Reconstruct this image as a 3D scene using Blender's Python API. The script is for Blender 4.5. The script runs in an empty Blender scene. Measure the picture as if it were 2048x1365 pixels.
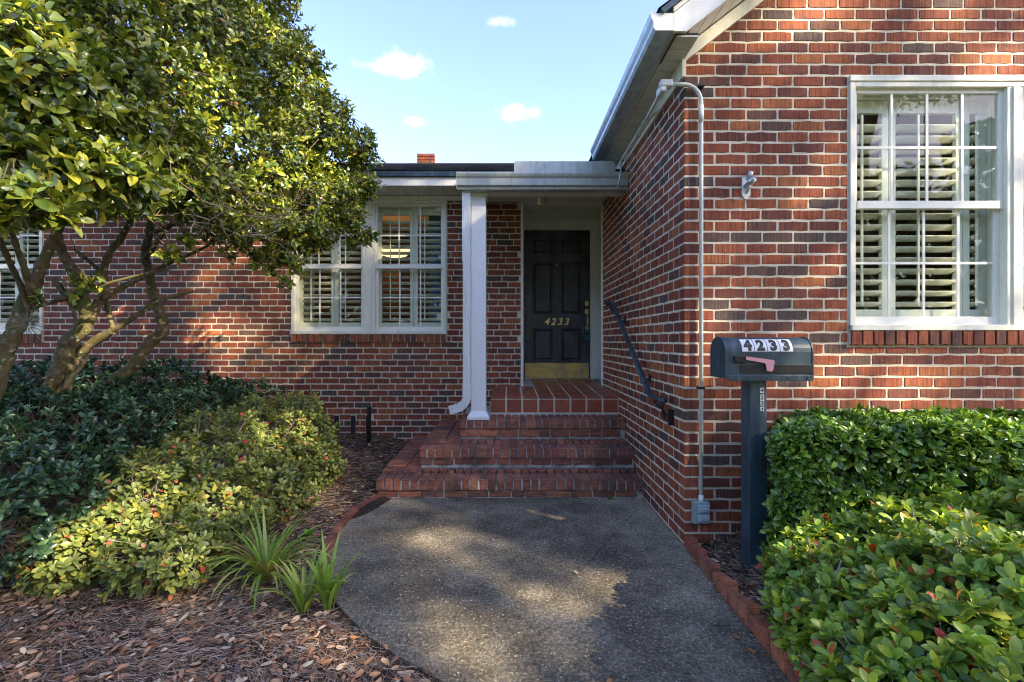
import bpy, bmesh, math, random
import numpy as np
from mathutils import Vector, Matrix
R = math.radians
rnd = random.Random(7)
rng = np.random.default_rng(11)
scene = bpy.context.scene
COL = scene.collection

# ------------------------------------------------------------------ camera
EYE = 1.335
FPX = 925.0
cam_d = bpy.data.cameras.new('camera')
cam_d.sensor_width = 36.0
cam_d.lens = FPX / 2048 * 36
cam_d.shift_x = 10 / 2048
cam_d.shift_y = -1.5 / 2048
cam_d.clip_start = 0.05
cam_d.clip_end = 500
cam = bpy.data.objects.new('camera', cam_d)
COL.objects.link(cam)
cam.location = (0, 0, EYE)
cam.rotation_euler = (R(90), 0, 0)
scene.camera = cam

def W(px, py, Y):
    return Vector(((px - 1014) * Y / FPX, Y, EYE - (py - 681) * Y / FPX))

# ------------------------------------------------------------------ world and sun
SUN_EL = R(31)
SX, SY = 0.83, -0.557
n_ = math.hypot(SX, SY)
SUN = Vector((SX / n_ * math.cos(SUN_EL), SY / n_ * math.cos(SUN_EL), math.sin(SUN_EL)))
world = bpy.data.worlds.new('World')
scene.world = world
world.use_nodes = True
wn, wl = world.node_tree.nodes, world.node_tree.links
bg = wn['Background']
sky = wn.new('ShaderNodeTexSky')
sky.sky_type = 'NISHITA'
sky.sun_disc = False
sky.sun_elevation = SUN_EL
sky.sun_rotation = math.atan2(SUN.x, SUN.y)
sky.altitude = 900
sky.air_density = 1.0
sky.dust_density = 1.6
sky.ozone_density = 2.6
geo = wn.new('ShaderNodeTexCoord')
last = sky.outputs[0]
nz = wn.new('ShaderNodeTexNoise')
nz.inputs['Scale'].default_value = 38
nz.inputs['Detail'].default_value = 8
nz.inputs['Roughness'].default_value = 0.62
wl.new(geo.outputs['Generated'], nz.inputs['Vector'])
def wmath(op, a, b=None, clamp=False):
    m = wn.new('ShaderNodeMath'); m.operation = op; m.use_clamp = clamp
    for i, v in enumerate((a, b)):
        if v is None: continue
        if isinstance(v, (int, float)): m.inputs[i].default_value = v
        else: wl.new(v, m.inputs[i])
    return m.outputs[0]
for (cx, cy, sx, sz, dens) in ((806, 130, 84, 30, .62), (765, 136, 70, 13, .35), (1035, 228, 68, 23, .65), (828, 245, 38, 14, .35), (1005, 45, 50, 12, .25)):
    d = Vector(((cx - 1014) / FPX, 1, (681 - cy) / FPX)); L_ = d.length; d.normalize()
    su = wn.new('ShaderNodeVectorMath'); su.operation = 'SUBTRACT'
    wl.new(geo.outputs['Generated'], su.inputs[0]); su.inputs[1].default_value = d
    mu = wn.new('ShaderNodeVectorMath'); mu.operation = 'MULTIPLY'
    wl.new(su.outputs[0], mu.inputs[0]); mu.inputs[1].default_value = (FPX * L_ / sx, 4.0, FPX * L_ / sz)
    le = wn.new('ShaderNodeVectorMath'); le.operation = 'LENGTH'
    wl.new(mu.outputs[0], le.inputs[0])
    a = wmath('SUBTRACT', 1.0, le.outputs['Value'], True)
    b = wmath('ADD', a, wmath('MULTIPLY', wmath('SUBTRACT', nz.outputs['Fac'], 0.56), 2.6))
    c = wmath('MULTIPLY', b, wmath('MULTIPLY', a, 1.6, True), True)
    c = wmath('MULTIPLY', c, dens, True)
    mx = wn.new('ShaderNodeMixRGB')
    wl.new(c, mx.inputs[0]); wl.new(last, mx.inputs[1]); mx.inputs[2].default_value = (4.2, 4.1, 4.3, 1)
    last = mx.outputs[0]
tintn = wn.new('ShaderNodeMixRGB'); tintn.blend_type = 'MULTIPLY'; tintn.inputs[0].default_value = 1
wl.new(last, tintn.inputs[1]); tintn.inputs[2].default_value = (.90, .795, .85, 1)
wl.new(tintn.outputs[0], bg.inputs['Color'])
bg.inputs['Strength'].default_value = 0.13

sun_d = bpy.data.lights.new('sun', 'SUN')
sun_d.energy = 3.7
sun_d.angle = R(0.53)
sun_d.color = (1.0, 0.83, 0.58)
sun = bpy.data.objects.new('sun', sun_d)
COL.objects.link(sun)
sun.rotation_euler = SUN.to_track_quat('Z', 'Y').to_euler()

scene.view_settings.view_transform = 'Standard'
scene.view_settings.look = 'None'
scene.view_settings.gamma = 1
scene.view_settings.use_curve_mapping = False
scene.view_settings.exposure = 2.6
scene.render.engine = 'CYCLES'
scene.cycles.max_bounces = 8
scene.cycles.diffuse_bounces = 4
scene.cycles.transparent_max_bounces = 12
scene.cycles.use_denoising = True
scene.cycles.denoising_prefilter = 'ACCURATE'
scene.cycles.denoising_input_passes = 'RGB_ALBEDO_NORMAL'
scene.cycles.filter_width = 1.1

# ------------------------------------------------------------------ materials
class NT:
    def __init__(s, name):
        s.m = bpy.data.materials.new(name); s.m.use_nodes = True
        s.n, s.l = s.m.node_tree.nodes, s.m.node_tree.links
        s.b = s.n['Principled BSDF']; s.out = s.n['Material Output']
    def link(s, v, sock):
        if isinstance(v, (int, float)): sock.default_value = v
        elif isinstance(v, (tuple, list)):
            sock.default_value = tuple(v) + ((1,) if len(v) == 3 and len(sock.default_value) == 4 else ())
        else: s.l.new(v, sock)
    def pos(s):
        g = s.n.new('ShaderNodeNewGeometry'); return g.outputs['Position']
    def scaled(s, v, sc, off=(0, 0, 0)):
        m = s.n.new('ShaderNodeMapping'); s.l.new(v, m.inputs[0])
        m.inputs['Scale'].default_value = sc; m.inputs['Location'].default_value = off; return m.outputs[0]
    def noise(s, vec, scale, detail=4, rough=.55, out='Fac'):
        t = s.n.new('ShaderNodeTexNoise'); s.l.new(vec, t.inputs['Vector'])
        t.inputs['Scale'].default_value = scale; t.inputs['Detail'].default_value = detail; t.inputs['Roughness'].default_value = rough
        return t.outputs[out]
    def voro(s, vec, scale, feat='F1', out='Distance'):
        t = s.n.new('ShaderNodeTexVoronoi'); t.feature = feat; s.l.new(vec, t.inputs['Vector']); t.inputs['Scale'].default_value = scale
        return t.outputs[out]
    def ramp(s, f, stops, interp='LINEAR'):
        r = s.n.new('ShaderNodeValToRGB'); s.l.new(f, r.inputs[0]); cr = r.color_ramp; cr.interpolation = interp
        while len(cr.elements) < len(stops): cr.elements.new(.5)
        for e, (p, c) in zip(cr.elements, stops):
            e.position = p; e.color = (c, c, c, 1) if isinstance(c, (int, float)) else tuple(c) + (1,)
        return r.outputs[0]
    def mix(s, f, a, b, mode='MIX'):
        m = s.n.new('ShaderNodeMixRGB'); m.blend_type = mode
        s.link(f, m.inputs[0]); s.link(a, m.inputs[1]); s.link(b, m.inputs[2]); return m.outputs[0]
    def math(s, op, a, b=0.0, clamp=False):
        m = s.n.new('ShaderNodeMath'); m.operation = op; m.use_clamp = clamp
        s.link(a, m.inputs[0]); s.link(b, m.inputs[1]); return m.outputs[0]
    def attr(s, name='tint'):
        a = s.n.new('ShaderNodeAttribute'); a.attribute_name = name; return a.outputs['Color']
    def sep(s, v):
        x = s.n.new('ShaderNodeSeparateXYZ'); s.l.new(v, x.inputs[0]); return x.outputs
    def bump(s, h, strength, dist):
        b = s.n.new('ShaderNodeBump'); b.inputs['Strength'].default_value = strength; b.inputs['Distance'].default_value = dist
        s.l.new(h, b.inputs['Height']); s.l.new(b.outputs[0], s.b.inputs['Normal'])
    def set(s, color=None, rough=None, metal=None, spec=None, **k):
        if color is not None: s.link(color, s.b.inputs['Base Color'])
        if rough is not None: s.link(rough, s.b.inputs['Roughness'])
        if metal is not None: s.link(metal, s.b.inputs['Metallic'])
        if spec is not None: s.link(spec, s.b.inputs['Specular IOR Level'])
        return s

def brick_material(name, axes, dirt=0.0):
    """axes: which world direction the rug-face combing varies along: 'h' = along the wall, 'v' = up / back"""
    t = NT(name); p = t.pos()
    tint = t.attr()
    if axes == 'h':
        st = t.noise(t.scaled(p, (190, 190, 5)), 1.0, 3, .7)
        st2 = t.noise(t.scaled(p, (75, 75, 2.5), (3, 1, 2)), 1.0, 2, .6)
    else:
        st = t.noise(t.scaled(p, (7, 190, 190)), 1.0, 3, .7)
        st2 = t.noise(t.scaled(p, (5, 80, 80), (3, 1, 2)), 1.0, 2, .6)
    streak = t.math('ADD', t.math('MULTIPLY', st, .6), t.math('MULTIPLY', st2, .4))
    k = t.ramp(streak, ((.38, .36), (.5, 1.0), (.63, 1.5)))
    col = t.mix(.85, tint, k, 'MULTIPLY')
    blot = t.noise(p, 17, 5, .6)
    col = t.mix(t.ramp(blot, ((.48, 0), (.70, .55))), col, (.085, .045, .045))
    col = t.mix(1.0, col, t.ramp(t.noise(p, 1.4, 4, .6), ((.3, .80), (.7, 1.16))), 'MULTIPLY')
    col = t.mix(t.ramp(t.noise(t.scaled(p, (1, 1, 1), (7, 2, 4)), 34, 5, .7), ((.58, 0), (.70, .7))), col, (.045, .028, .026))
    lime = t.noise(p, 60, 3, .7)
    col = t.mix(t.ramp(lime, ((.64, 0), (.71, .6))), col, (.42, .34, .28))
    if dirt:
        d = t.noise(p, 3.2, 6, .65)
        col = t.mix(t.ramp(d, ((.46, 0), (.66, dirt))), col, (.05, .042, .035))
        d2 = t.noise(t.scaled(p, (1, 1, 1), (5, 2, 1)), 14, 4, .6)
        col = t.mix(t.ramp(d2, ((.60, 0), (.74, .6))), col, (.06, .075, .03))
    t.set(col, .86, spec=.3)
    h = t.math('ADD', st, t.math('MULTIPLY', t.noise(p, 45, 3), .7))
    t.bump(h, .8, .003)
    return t.m
M = {}
M['brick'] = brick_material('ribbed_brick', 'h')
M['step_brick'] = brick_material('step_brick', 'v', .65)
def simple(name, color, rough=.5, metal=0, var=.15, scale=12, spec=.5, bumpy=0, stain=None):
    t = NT(name); p = t.pos()
    n = t.noise(p, scale, 5, .6)
    lo = tuple(c * (1 - var) for c in color); hi = tuple(min(1, c * (1 + var)) for c in color)
    c = t.ramp(n, ((.3, lo), (.7, hi)))
    if stain:
        sc, amt = stain
        s2 = t.noise(t.scaled(p, (9, 9, 1.2)), 2.2, 6, .65)
        c = t.mix(t.ramp(s2, ((.50, 0), (.72, amt))), c, sc)
    t.set(c, rough, metal, spec)
    if bumpy: t.bump(t.noise(p, scale * 6, 4), bumpy, .002)
    return t.m
def mortar(name, c0, c1, dark=.0):
    t = NT(name); p = t.pos()
    c = t.ramp(t.noise(p, 9, 6, .65), ((.3, c0), (.7, c1)))
    c = t.mix(t.ramp(t.noise(p, 1.1, 4, .6), ((.45, 0), (.72, .4))), c, tuple(q * .55 for q in c0))
    if dark:
        c = t.mix(t.ramp(t.noise(p, 5, 6, .7), ((.42, 0), (.6, dark))), c, (.07, .07, .06))
    t.set(c, .9, spec=.2); t.bump(t.noise(p, 120, 4), .9, .004)
    return t.m
M['mortar'] = mortar('lime_mortar', (.56, .50, .38), (.78, .71, .55))
M['step_mortar'] = mortar('stained_mortar', (.36, .35, .31), (.58, .56, .50), .8)
M['white'] = simple('white_paint', (.84, .83, .75), .45, var=.05, stain=((.60, .58, .46), .35))
M['cream'] = simple('cream_frame_paint', (.76, .75, .62), .42, var=.06, stain=((.45, .46, .36), .45))
M['vinyl'] = simple('white_vinyl', (.80, .79, .70), .35, var=.04)
M['soffit'] = simple('soffit_panels', (.66, .64, .55), .55, var=.06, stain=((.36, .35, .27), .4))
M['column'] = simple('column_white', (.86, .86, .84), .4, var=.02)
M['alum'] = simple('painted_aluminium', (.46, .49, .46), .4, .25, var=.08, stain=((.26, .28, .25), .75))
M['galv'] = simple('galvanised_gutter', (.52, .60, .61), .38, .3, var=.22, scale=22, stain=((.34, .39, .39), .6))
M['spout'] = simple('downspout_white', (.72, .76, .75), .35, .1, var=.05, stain=((.42, .44, .40), .5))
M['conduit'] = simple('pale_conduit', (.68, .70, .66), .5, var=.06, stain=((.60, .56, .42), .5))
M['boxgrey'] = simple('box_grey_green', (.30, .40, .36), .45, .3, var=.2, scale=40)
M['boxcover'] = simple('box_cover_grey', (.36, .43, .45), .5, .2, var=.15, scale=40)
M['brass'] = simple('brass', (.85, .65, .28), .36, .85, var=.12)
M['navy'] = simple('navy_painted_metal', (.022, .045, .060), .42, .0, var=.4, scale=9, stain=((.09, .14, .17), .75))
M['black'] = simple('black_paint', (.012, .013, .015), .35, var=.2)
M['pink'] = simple('faded_pink_flag', (.72, .33, .34), .5, var=.1)
M['sticker'] = simple('white_sticker', (.75, .75, .73), .5, var=.08, scale=60)
M['ink'] = simple('black_ink', (.012, .012, .012), .5)
M['steel'] = simple('zinc', (.55, .58, .62), .35, .8, var=.2, scale=50)
M['lampglass'] = simple('amber_ribbed_glass', (.55, .47, .28), .2, .1, var=.2, scale=40)
M['blue'] = simple('blue_lockbox', (.02, .13, .22), .45, var=.2)
M['shutter'] = simple('shutter_white', (.86, .83, .70), .45, var=.03)
M['room'] = simple('room_brown', (.45, .32, .19), .9, var=.2, scale=2)
M['room_wood'] = simple('room_orange_wood', (.26, .11, .055), .6, var=.2, scale=3)
M['room_floor'] = simple('room_floor', (.10, .06, .035), .6, var=.2)
M['curtain'] = simple('blue_curtain', (.16, .30, .42), .9, var=.1)
M['curtain_white'] = simple('white_curtain', (.55, .55, .50), .9, var=.1)
M['vent'] = simple('dark_vent', (.02, .02, .02), .7)
M['threshold'] = simple('threshold_metal', (.35, .30, .20), .35, .7)
M['berry'] = simple('purple_berry', (.05, .03, .09), .35)
# door paint with a pale bloom; its blue sheen is put into the colour
t = NT('door_paint'); p = t.pos()
n1 = t.noise(t.scaled(p, (3, 1, 1.6)), 1.6, 5, .6)
c = t.ramp(n1, ((.34, (.030, .031, .034)), (.52, (.065, .075, .085)), (.70, (.11, .13, .15))))
t.set(c, t.ramp(n1, ((.4, .28), (.65, .6))), spec=.5); M['door'] = t.m
# kick plate
t = NT('worn_brass'); p = t.pos()
n1 = t.noise(p, 6, 6, .65)
c = t.mix(t.ramp(n1, ((.46, 0), (.68, .8))), (.80, .60, .20), (.30, .26, .24))
t.set(c, t.ramp(t.noise(p, 30, 5), ((.3, .42), (.7, .65))), .85); M['kick'] = t.m
# glass: mostly see-through with mirror reflections
t = NT('window_glass')
fr = t.n.new('ShaderNodeLayerWeight'); fr.inputs[0].default_value = .5
tr = t.n.new('ShaderNodeBsdfTransparent'); gl = t.n.new('ShaderNodeBsdfGlossy'); gl.inputs['Roughness'].default_value = .01
tr.inputs[0].default_value = (.93, .96, .94, 1)
ms = t.n.new('ShaderNodeMixShader'); t.l.new(t.math('ADD', t.math('MULTIPLY', t.math('POWER', fr.outputs['Facing'], 5.0), .9), .024, True), ms.inputs[0])
bmp = t.n.new('ShaderNodeBump'); bmp.inputs['Strength'].default_value = .05; bmp.inputs['Distance'].default_value = .02
t.l.new(t.noise(t.pos(), 1.7, 2), bmp.inputs['Height']); t.l.new(bmp.outputs[0], gl.inputs['Normal'])
t.l.new(tr.outputs[0], ms.inputs[1]); t.l.new(gl.outputs[0], ms.inputs[2]); t.l.new(ms.outputs[0], t.out.inputs[0]); M['glass'] = t.m
# lit lamp in the room
t = NT('warm_lamp'); t.b.inputs['Emission Color'].default_value = (1, .55, .22, 1); t.b.inputs['Emission Strength'].default_value = .55; M['roomlamp'] = t.m
# shingles
def shingle_mat():
    t = NT('asphalt_shingle'); p = t.pos()
    c = t.mix(.8, t.attr(), t.ramp(t.noise(p, 160, 2), ((.3, .5), (.7, 1.5))), 'MULTIPLY')
    t.set(c, .85); t.bump(t.noise(p, 200, 2), .6, .003); return t.m
M['shingle'] = shingle_mat()
# quarry tile
t = NT('quarry_tile'); p = t.pos()
c = t.mix(.9, t.attr(), t.ramp(t.noise(p, 30, 5, .6), ((.3, .82), (.7, 1.15))), 'MULTIPLY')
c = t.mix(t.ramp(t.noise(p, 4, 4), ((.5, 0), (.75, .35))), c, (.12, .06, .04))
t.set(c, t.ramp(t.noise(p, 14, 4), ((.3, .24), (.7, .48))), spec=.5); M['tile'] = t.m
# exposed aggregate concrete
t = NT('aggregate_concrete'); p = t.pos()
big = t.noise(p, 1.3, 6, .68); mid = t.noise(t.scaled(p, (1, 1, 1), (4, 7, 0)), 5, 6, .7)
st = t.math('ADD', t.math('MULTIPLY', big, .65), t.math('MULTIPLY', mid, .35))
sx = t.sep(p)
# paler towards both sides and the steps
edge = t.math('ADD', t.math('MULTIPLY', t.math('SUBTRACT', t.math('ABSOLUTE', t.math('SUBTRACT', sx[0], -.05)), .70), .30), t.math('MULTIPLY', t.math('SUBTRACT', sx[1], 3.45), .16))
st = t.math('ADD', st, t.math('MAXIMUM', edge, 0.0))
c = t.ramp(st, ((.36, (.060, .056, .046)), (.47, (.125, .115, .090)), (.56, (.25, .23, .18)), (.68, (.46, .42, .33))))
vd = t.voro(p, 72, 'F1'); vc = t.voro(p, 72, 'F1', 'Color')
sv = t.sep(vc)
peb = t.math('MULTIPLY', t.ramp(vd, ((.26, 1), (.36, 0))), t.ramp(sv[0], ((.28, 0), (.32, 1))))
pc = t.ramp(sv[1], ((.0, (.40, .34, .24)), (.30, (.20, .17, .13)), (.55, (.36, .21, .12)), (.72, (.32, .29, .24)), (.94, (.66, .62, .50))))
c = t.mix(t.math('MULTIPLY', peb, .85), c, pc)
vd2 = t.voro(t.scaled(p, (1, 1, 1), (2, 3, 0)), 210, 'F1'); vc2 = t.sep(t.voro(t.scaled(p, (1, 1, 1), (2, 3, 0)), 210, 'F1', 'Color'))
peb2 = t.math('MULTIPLY', t.ramp(vd2, ((.25, 1), (.4, 0))), t.ramp(vc2[0], ((.55, 0), (.6, 1))))
c = t.mix(t.math('MULTIPLY', peb2, .75), c, (.28, .26, .22))
grit = t.noise(p, 58, 4, .75)
c = t.mix(1.0, c, (.86, .82, .74), 'MULTIPLY')
c = t.mix(.9, c, t.ramp(grit, ((.34, .35), (.47, .8), (.53, 1.15), (.66, 2.1))), 'MULTIPLY')
rust = t.noise(t.scaled(p, (1, 1, 1), (9, 4, 0)), 40, 3, .6)
c = t.mix(t.ramp(rust, ((.60, 0), (.68, .45))), c, (.34, .22, .12))
dk = t.noise(p, 320, 2)
c = t.mix(t.ramp(dk, ((.52, 0), (.62, .7))), c, (.02, .02, .02))
t.set(c, .8, spec=.35)
h = t.math('ADD', t.math('MULTIPLY', t.ramp(vd, ((.1, 1), (.45, 0))), .6), dk)
t.bump(h, .8, .004); M['concrete'] = t.m
# ground: soil under the mulch near the house, grass further away
t = NT('soil'); p = t.pos()
n1 = t.noise(t.scaled(p, (1, 1, 1)), 28, 8, .75)
c = t.ramp(n1, ((.3, (.018, .013, .010)), (.5, (.055, .038, .028)), (.68, (.13, .09, .065))))
g = t.ramp(t.noise(p, 6, 8, .7), ((.3, (.03, .05, .015)), (.7, (.075, .11, .03))))
sp = t.sep(p)
far = t.math('MAXIMUM', t.math('SUBTRACT', -.2, sp[1]), t.math('SUBTRACT', t.math('ABSOLUTE', sp[0]), 8.5))
c = t.mix(t.ramp(t.math('ADD', far, t.math('MULTIPLY', t.noise(p, 3), .8)), ((.3, 0), (.8, 1))), c, g)
t.set(c, .95, spec=.15); t.bump(t.noise(p, 60, 6, .7), 1.0, .02); M['soil'] = t.m
# foliage
def leaf_mat(name, rough=.4, trans=.3, spec=.5):
    t = NT(name); p = t.pos(); c = t.attr()
    v = t.mix(.7, c, t.ramp(t.noise(p, 45, 3), ((.3, .75), (.7, 1.25))), 'MULTIPLY')
    t.set(v, rough, spec=spec)
    tl = t.n.new('ShaderNodeBsdfTranslucent')
    t.l.new(t.mix(1.0, v, (1.5, 1.6, .55), 'MULTIPLY'), tl.inputs[0])
    ms = t.n.new('ShaderNodeMixShader'); ms.inputs[0].default_value = trans
    t.l.new(t.b.outputs[0], ms.inputs[1]); t.l.new(tl.outputs[0], ms.inputs[2]); t.l.new(ms.outputs[0], t.out.inputs[0])
    return t.m
M['leaf'] = leaf_mat('leaf', .42, .30)
M['glossleaf'] = leaf_mat('glossy_leaf', .27, .16, .6)
M['dryleaf'] = leaf_mat('dry_leaf', .75, .12, .25)
M['blade'] = leaf_mat('grass_blade', .45, .35)
t = NT('needle'); t.set(t.attr(), .8, spec=.2); M['needle'] = t.m
# bark with lichen
t = NT('bark'); p = t.pos()
n1 = t.noise(p, 22, 7, .7)
c = t.ramp(n1, ((.3, (.038, .030, .018)), (.52, (.13, .10, .055)), (.7, (.24, .195, .12))))
c = t.mix(t.ramp(t.noise(t.scaled(p, (1, 1, 1), (3, 3, 3)), 9, 5, .65), ((.45, 0), (.6, .75))), c, (.09, .095, .028))
lich = t.voro(p, 26, 'F1'); ln = t.noise(p, 12, 3)
c = t.mix(t.math('MULTIPLY', t.ramp(lich, ((.20, 1), (.34, 0))), t.ramp(ln, ((.50, 0), (.56, .9)))), c, (.33, .37, .27))
t.set(c, .9, spec=.2); t.bump(n1, .9, .012); M['bark'] = t.m
M['twig'] = simple('twig', (.20, .155, .10), .8, var=.35, scale=30)
M['greytwig'] = simple('grey_twig', (.30, .27, .23), .8, var=.3, scale=30)

# ------------------------------------------------------------------ geometry helpers
WL = {}
def link(o, parent=None):
    COL.objects.link(o)
    if parent is not None:
        o.parent = parent
        pl = WL.get(parent.name, Vector((0, 0, 0)))
        WL[o.name] = Vector(pl) + Vector(o.location) if False else pl
        o.location = Vector(o.location) - pl
    return o
def thing(name, label, cat, loc=(0, 0, 0), group=None):
    o = bpy.data.objects.new(name, None); o.empty_display_size = .2
    COL.objects.link(o); o.location = loc; WL[o.name] = Vector(loc)
    o['label'] = label; o['category'] = cat
    if group: o['group'] = group
    return o
def tag(o, label=None, cat=None, group=None, kind=None):
    if label: o['label'] = label
    if cat: o['category'] = cat
    if group: o['group'] = group
    if kind: o['kind'] = kind
    return o
class MB:
    def __init__(s): s.v = []; s.f = []
    def add(s, vs, fs):
        k = len(s.v); s.v += [tuple(v) for v in vs]; s.f += [tuple(i + k for i in f) for f in fs]; return s
    def box(s, x0, x1, y0, y1, z0, z1, m=None):
        vs = [(x, y, z) for z in (z0, z1) for y in (y0, y1) for x in (x0, x1)]
        if m is not None: vs = [m @ Vector(v) for v in vs]
        return s.add(vs, [(0, 2, 3, 1), (4, 5, 7, 6), (0, 1, 5, 4), (2, 6, 7, 3), (0, 4, 6, 2), (1, 3, 7, 5)])
    def bevbox(s, x0, x1, y0, y1, z0, z1, b=.004, m=None):
        bm = bmesh.new(); bmesh.ops.create_cube(bm, size=1)
        for v in bm.verts:
            v.co = Vector(((x0 + x1) / 2 + v.co.x * (x1 - x0), (y0 + y1) / 2 + v.co.y * (y1 - y0), (z0 + z1) / 2 + v.co.z * (z1 - z0)))
        bmesh.ops.bevel(bm, geom=list(bm.edges), offset=b, segments=2, affect='EDGES', profile=.5)
        bm.verts.index_update()
        vs = [v.co.copy() for v in bm.verts]
        if m is not None: vs = [m @ v for v in vs]
        fs = [[v.index for v in f.verts] for f in bm.faces]; bm.free()
        return s.add(vs, fs)
    def prism(s, poly, d0, d1, axis='y'):
        """poly in the two other axes, extruded along axis"""
        n = len(poly); vs = []
        for d in (d0, d1):
            for (a, b) in poly:
                vs.append({'y': (a, d, b), 'x': (d, a, b), 'z': (a, b, d)}[axis])
        fs = [tuple(range(n))[::-1], tuple(range(n, 2 * n))]
        fs += [(i, (i + 1) % n, (i + 1) % n + n, i + n) for i in range(n)]
        return s.add(vs, fs)
    def tube(s, pts, rad, n=10, cap=True, sq=None):
        pts = [Vector(p) for p in pts]
        if isinstance(rad, (int, float)): rad = [rad] * len(pts)
        vs, fs = [], []
        prev = None
        for i, p in enumerate(pts):
            d = (pts[min(i + 1, len(pts) - 1)] - pts[max(i - 1, 0)]).normalized()
            if prev is None:
                a = Vector((0, 0, 1)) if abs(d.z) < .9 else Vector((0, 1, 0))
                u = d.cross(a).normalized()
            else:
                u = (prev - d * prev.dot(d)).normalized()
            prev = u; w = d.cross(u)
            for k in range(n):
                an = 2 * math.pi * k / n
                ru, rw = (rad[i], rad[i]) if sq is None else (rad[i] * sq[0], rad[i] * sq[1])
                vs.append(p + u * math.cos(an) * ru + w * math.sin(an) * rw)
        for i in range(len(pts) - 1):
            for k in range(n):
                a = i * n + k; b = i * n + (k + 1) % n
                fs.append((a, b, b + n, a + n))
        if cap:
            fs.append(tuple(range(n))[::-1]); fs.append(tuple(range(len(vs) - n, len(vs))))
        return s.add(vs, fs)
    def mesh(s, name, mat, smooth=False):
        me = bpy.data.meshes.new(name); me.from_pydata(s.v, [], s.f)
        me.materials.append(mat)
        if smooth: me.polygons.foreach_set('use_smooth', [True] * len(me.polygons))
        me.update(); return me
    def build(s, name, mat, parent=None, smooth=False, kind=None, label=None):
        bm = bmesh.new(); me = s.mesh(name, mat, smooth); bm.from_mesh(me)
        bmesh.ops.recalc_face_normals(bm, faces=bm.faces); bm.to_mesh(me); bm.free()
        o = bpy.data.objects.new(name, me); link(o, parent)
        if kind: o['kind'] = kind
        if label: o['label'] = label
        return o
def set_tint(me, cols):
    """cols: (nverts,3)"""
    a = me.color_attributes.new('tint', 'FLOAT_COLOR', 'POINT')
    arr = np.ones((len(me.vertices), 4), np.float32); arr[:, :3] = cols
    a.data.foreach_set('color', arr.ravel())
def np_mesh(name, V, F, mat, cols=None, smooth=False):
    """V (n,3); F list of (m,k) index arrays of equal k"""
    me = bpy.data.meshes.new(name)
    me.vertices.add(len(V)); me.vertices.foreach_set('co', V.astype(np.float32).ravel())
    loops = np.concatenate([f.ravel() for f in F]).astype(np.int32)
    sizes = np.concatenate([np.full(len(f), f.shape[1]) for f in F]).astype(np.int32)
    starts = np.concatenate([[0], np.cumsum(sizes)[:-1]]).astype(np.int32)
    me.loops.add(len(loops)); me.loops.foreach_set('vertex_index', loops)
    me.polygons.add(len(sizes)); me.polygons.foreach_set('loop_start', starts)
    try: me.polygons.foreach_set('loop_total', sizes)
    except Exception: pass
    me.materials.append(mat)
    if smooth: me.polygons.foreach_set('use_smooth', np.ones(len(sizes), bool))
    me.update(calc_edges=True); me.validate()
    if cols is not None: set_tint(me, cols)
    return me
def smooth_path(pts, n=6):
    """Catmull-Rom through (point, radius)"""
    P = [Vector(p[0]) for p in pts]; r = [p[1] for p in pts]; out, ro = [], []
    for i in range(len(P) - 1):
        p0, p1, p2, p3 = P[max(i - 1, 0)], P[i], P[i + 1], P[min(i + 2, len(P) - 1)]
        for k in range(n):
            u = k / n
            out.append(.5 * ((2 * p1) + (p2 - p0) * u + (2 * p0 - 5 * p1 + 4 * p2 - p3) * u * u + (3 * p1 - p0 - 3 * p2 + p3) * u ** 3))
            ro.append(r[i] * (1 - u) + r[i + 1] * u)
    out.append(P[-1]); ro.append(r[-1]); return out, ro

# ------------------------------------------------------------------ bricks
BL, BH, BD = .1915, .0585, .030           # brick length, height, depth in the wall
JL, JH = .2032, .0724                      # with joints
TINTS = [((.27, .078, .034), 6), ((.24, .066, .030), 6), ((.20, .053, .029), 6), ((.31, .104, .038), 3), ((.175, .056, .031), 4),
         ((.14, .046, .031), 4), ((.12, .054, .038), 2), ((.105, .062, .048), 1.4), ((.088, .062, .052), 1)]
TINTS = [(tuple(min(.6, c * 1.12) for c in t_[0]), t_[1]) for t_ in TINTS]
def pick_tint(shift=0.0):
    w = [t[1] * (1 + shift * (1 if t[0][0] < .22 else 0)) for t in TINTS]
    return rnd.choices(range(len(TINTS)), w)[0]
def brick_shape(seed, L=BL, H=BH, D=BD, jit=.0014):
    """a slab with an uneven 12-sided face and a small chamfer; face towards -y, centred"""
    r = random.Random(seed); hx, hz = L / 2, H / 2
    ring = []
    for (a, b) in ((-1, -1), (-.5, -1), (.1, -1), (.6, -1), (1, -1), (1, 0), (1, 1), (.5, 1), (0, 1), (-.6, 1), (-1, 1), (-1, 0)):
        cor = abs(a) == 1 and abs(b) == 1
        k = .0010 if cor else 0
        ring.append((a * hx - math.copysign(k, a) * cor + r.uniform(-jit, jit), b * hz - math.copysign(k, b) * cor + r.uniform(-jit, jit)))
    n = len(ring); ch = .0014
    f = [(x - math.copysign(ch, x), -D / 2, z - math.copysign(ch, z)) for x, z in ring]
    m = [(x, -D / 2 + ch, z) for x, z in ring]
    bk = [(x, D / 2, z) for x, z in ring]
    vs = f + m + bk
    fs = [tuple(range(n))]
    for i in range(n):
        j = (i + 1) % n
        fs += [(i, i + n, j + n, j), (i + n, i + 2 * n, j + 2 * n, j + n)]
    return vs, fs
SHAPES = [brick_shape(100 + i, jit=.0014 if i < 5 else .0030) for i in range(8)]
_bm = {}
def brick_mesh(shape, tint, mat='brick'):
    k = (shape, tint, mat)
    if k not in _bm:
        me = bpy.data.meshes.new('brick'); me.from_pydata(SHAPES[shape][0], [], SHAPES[shape][1]); me.materials.append(M[mat])
        me.update()
        set_tint(me, np.tile(TINTS[tint][0], (len(me.vertices), 1)))
        _bm[k] = me
    return _bm[k]
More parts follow.
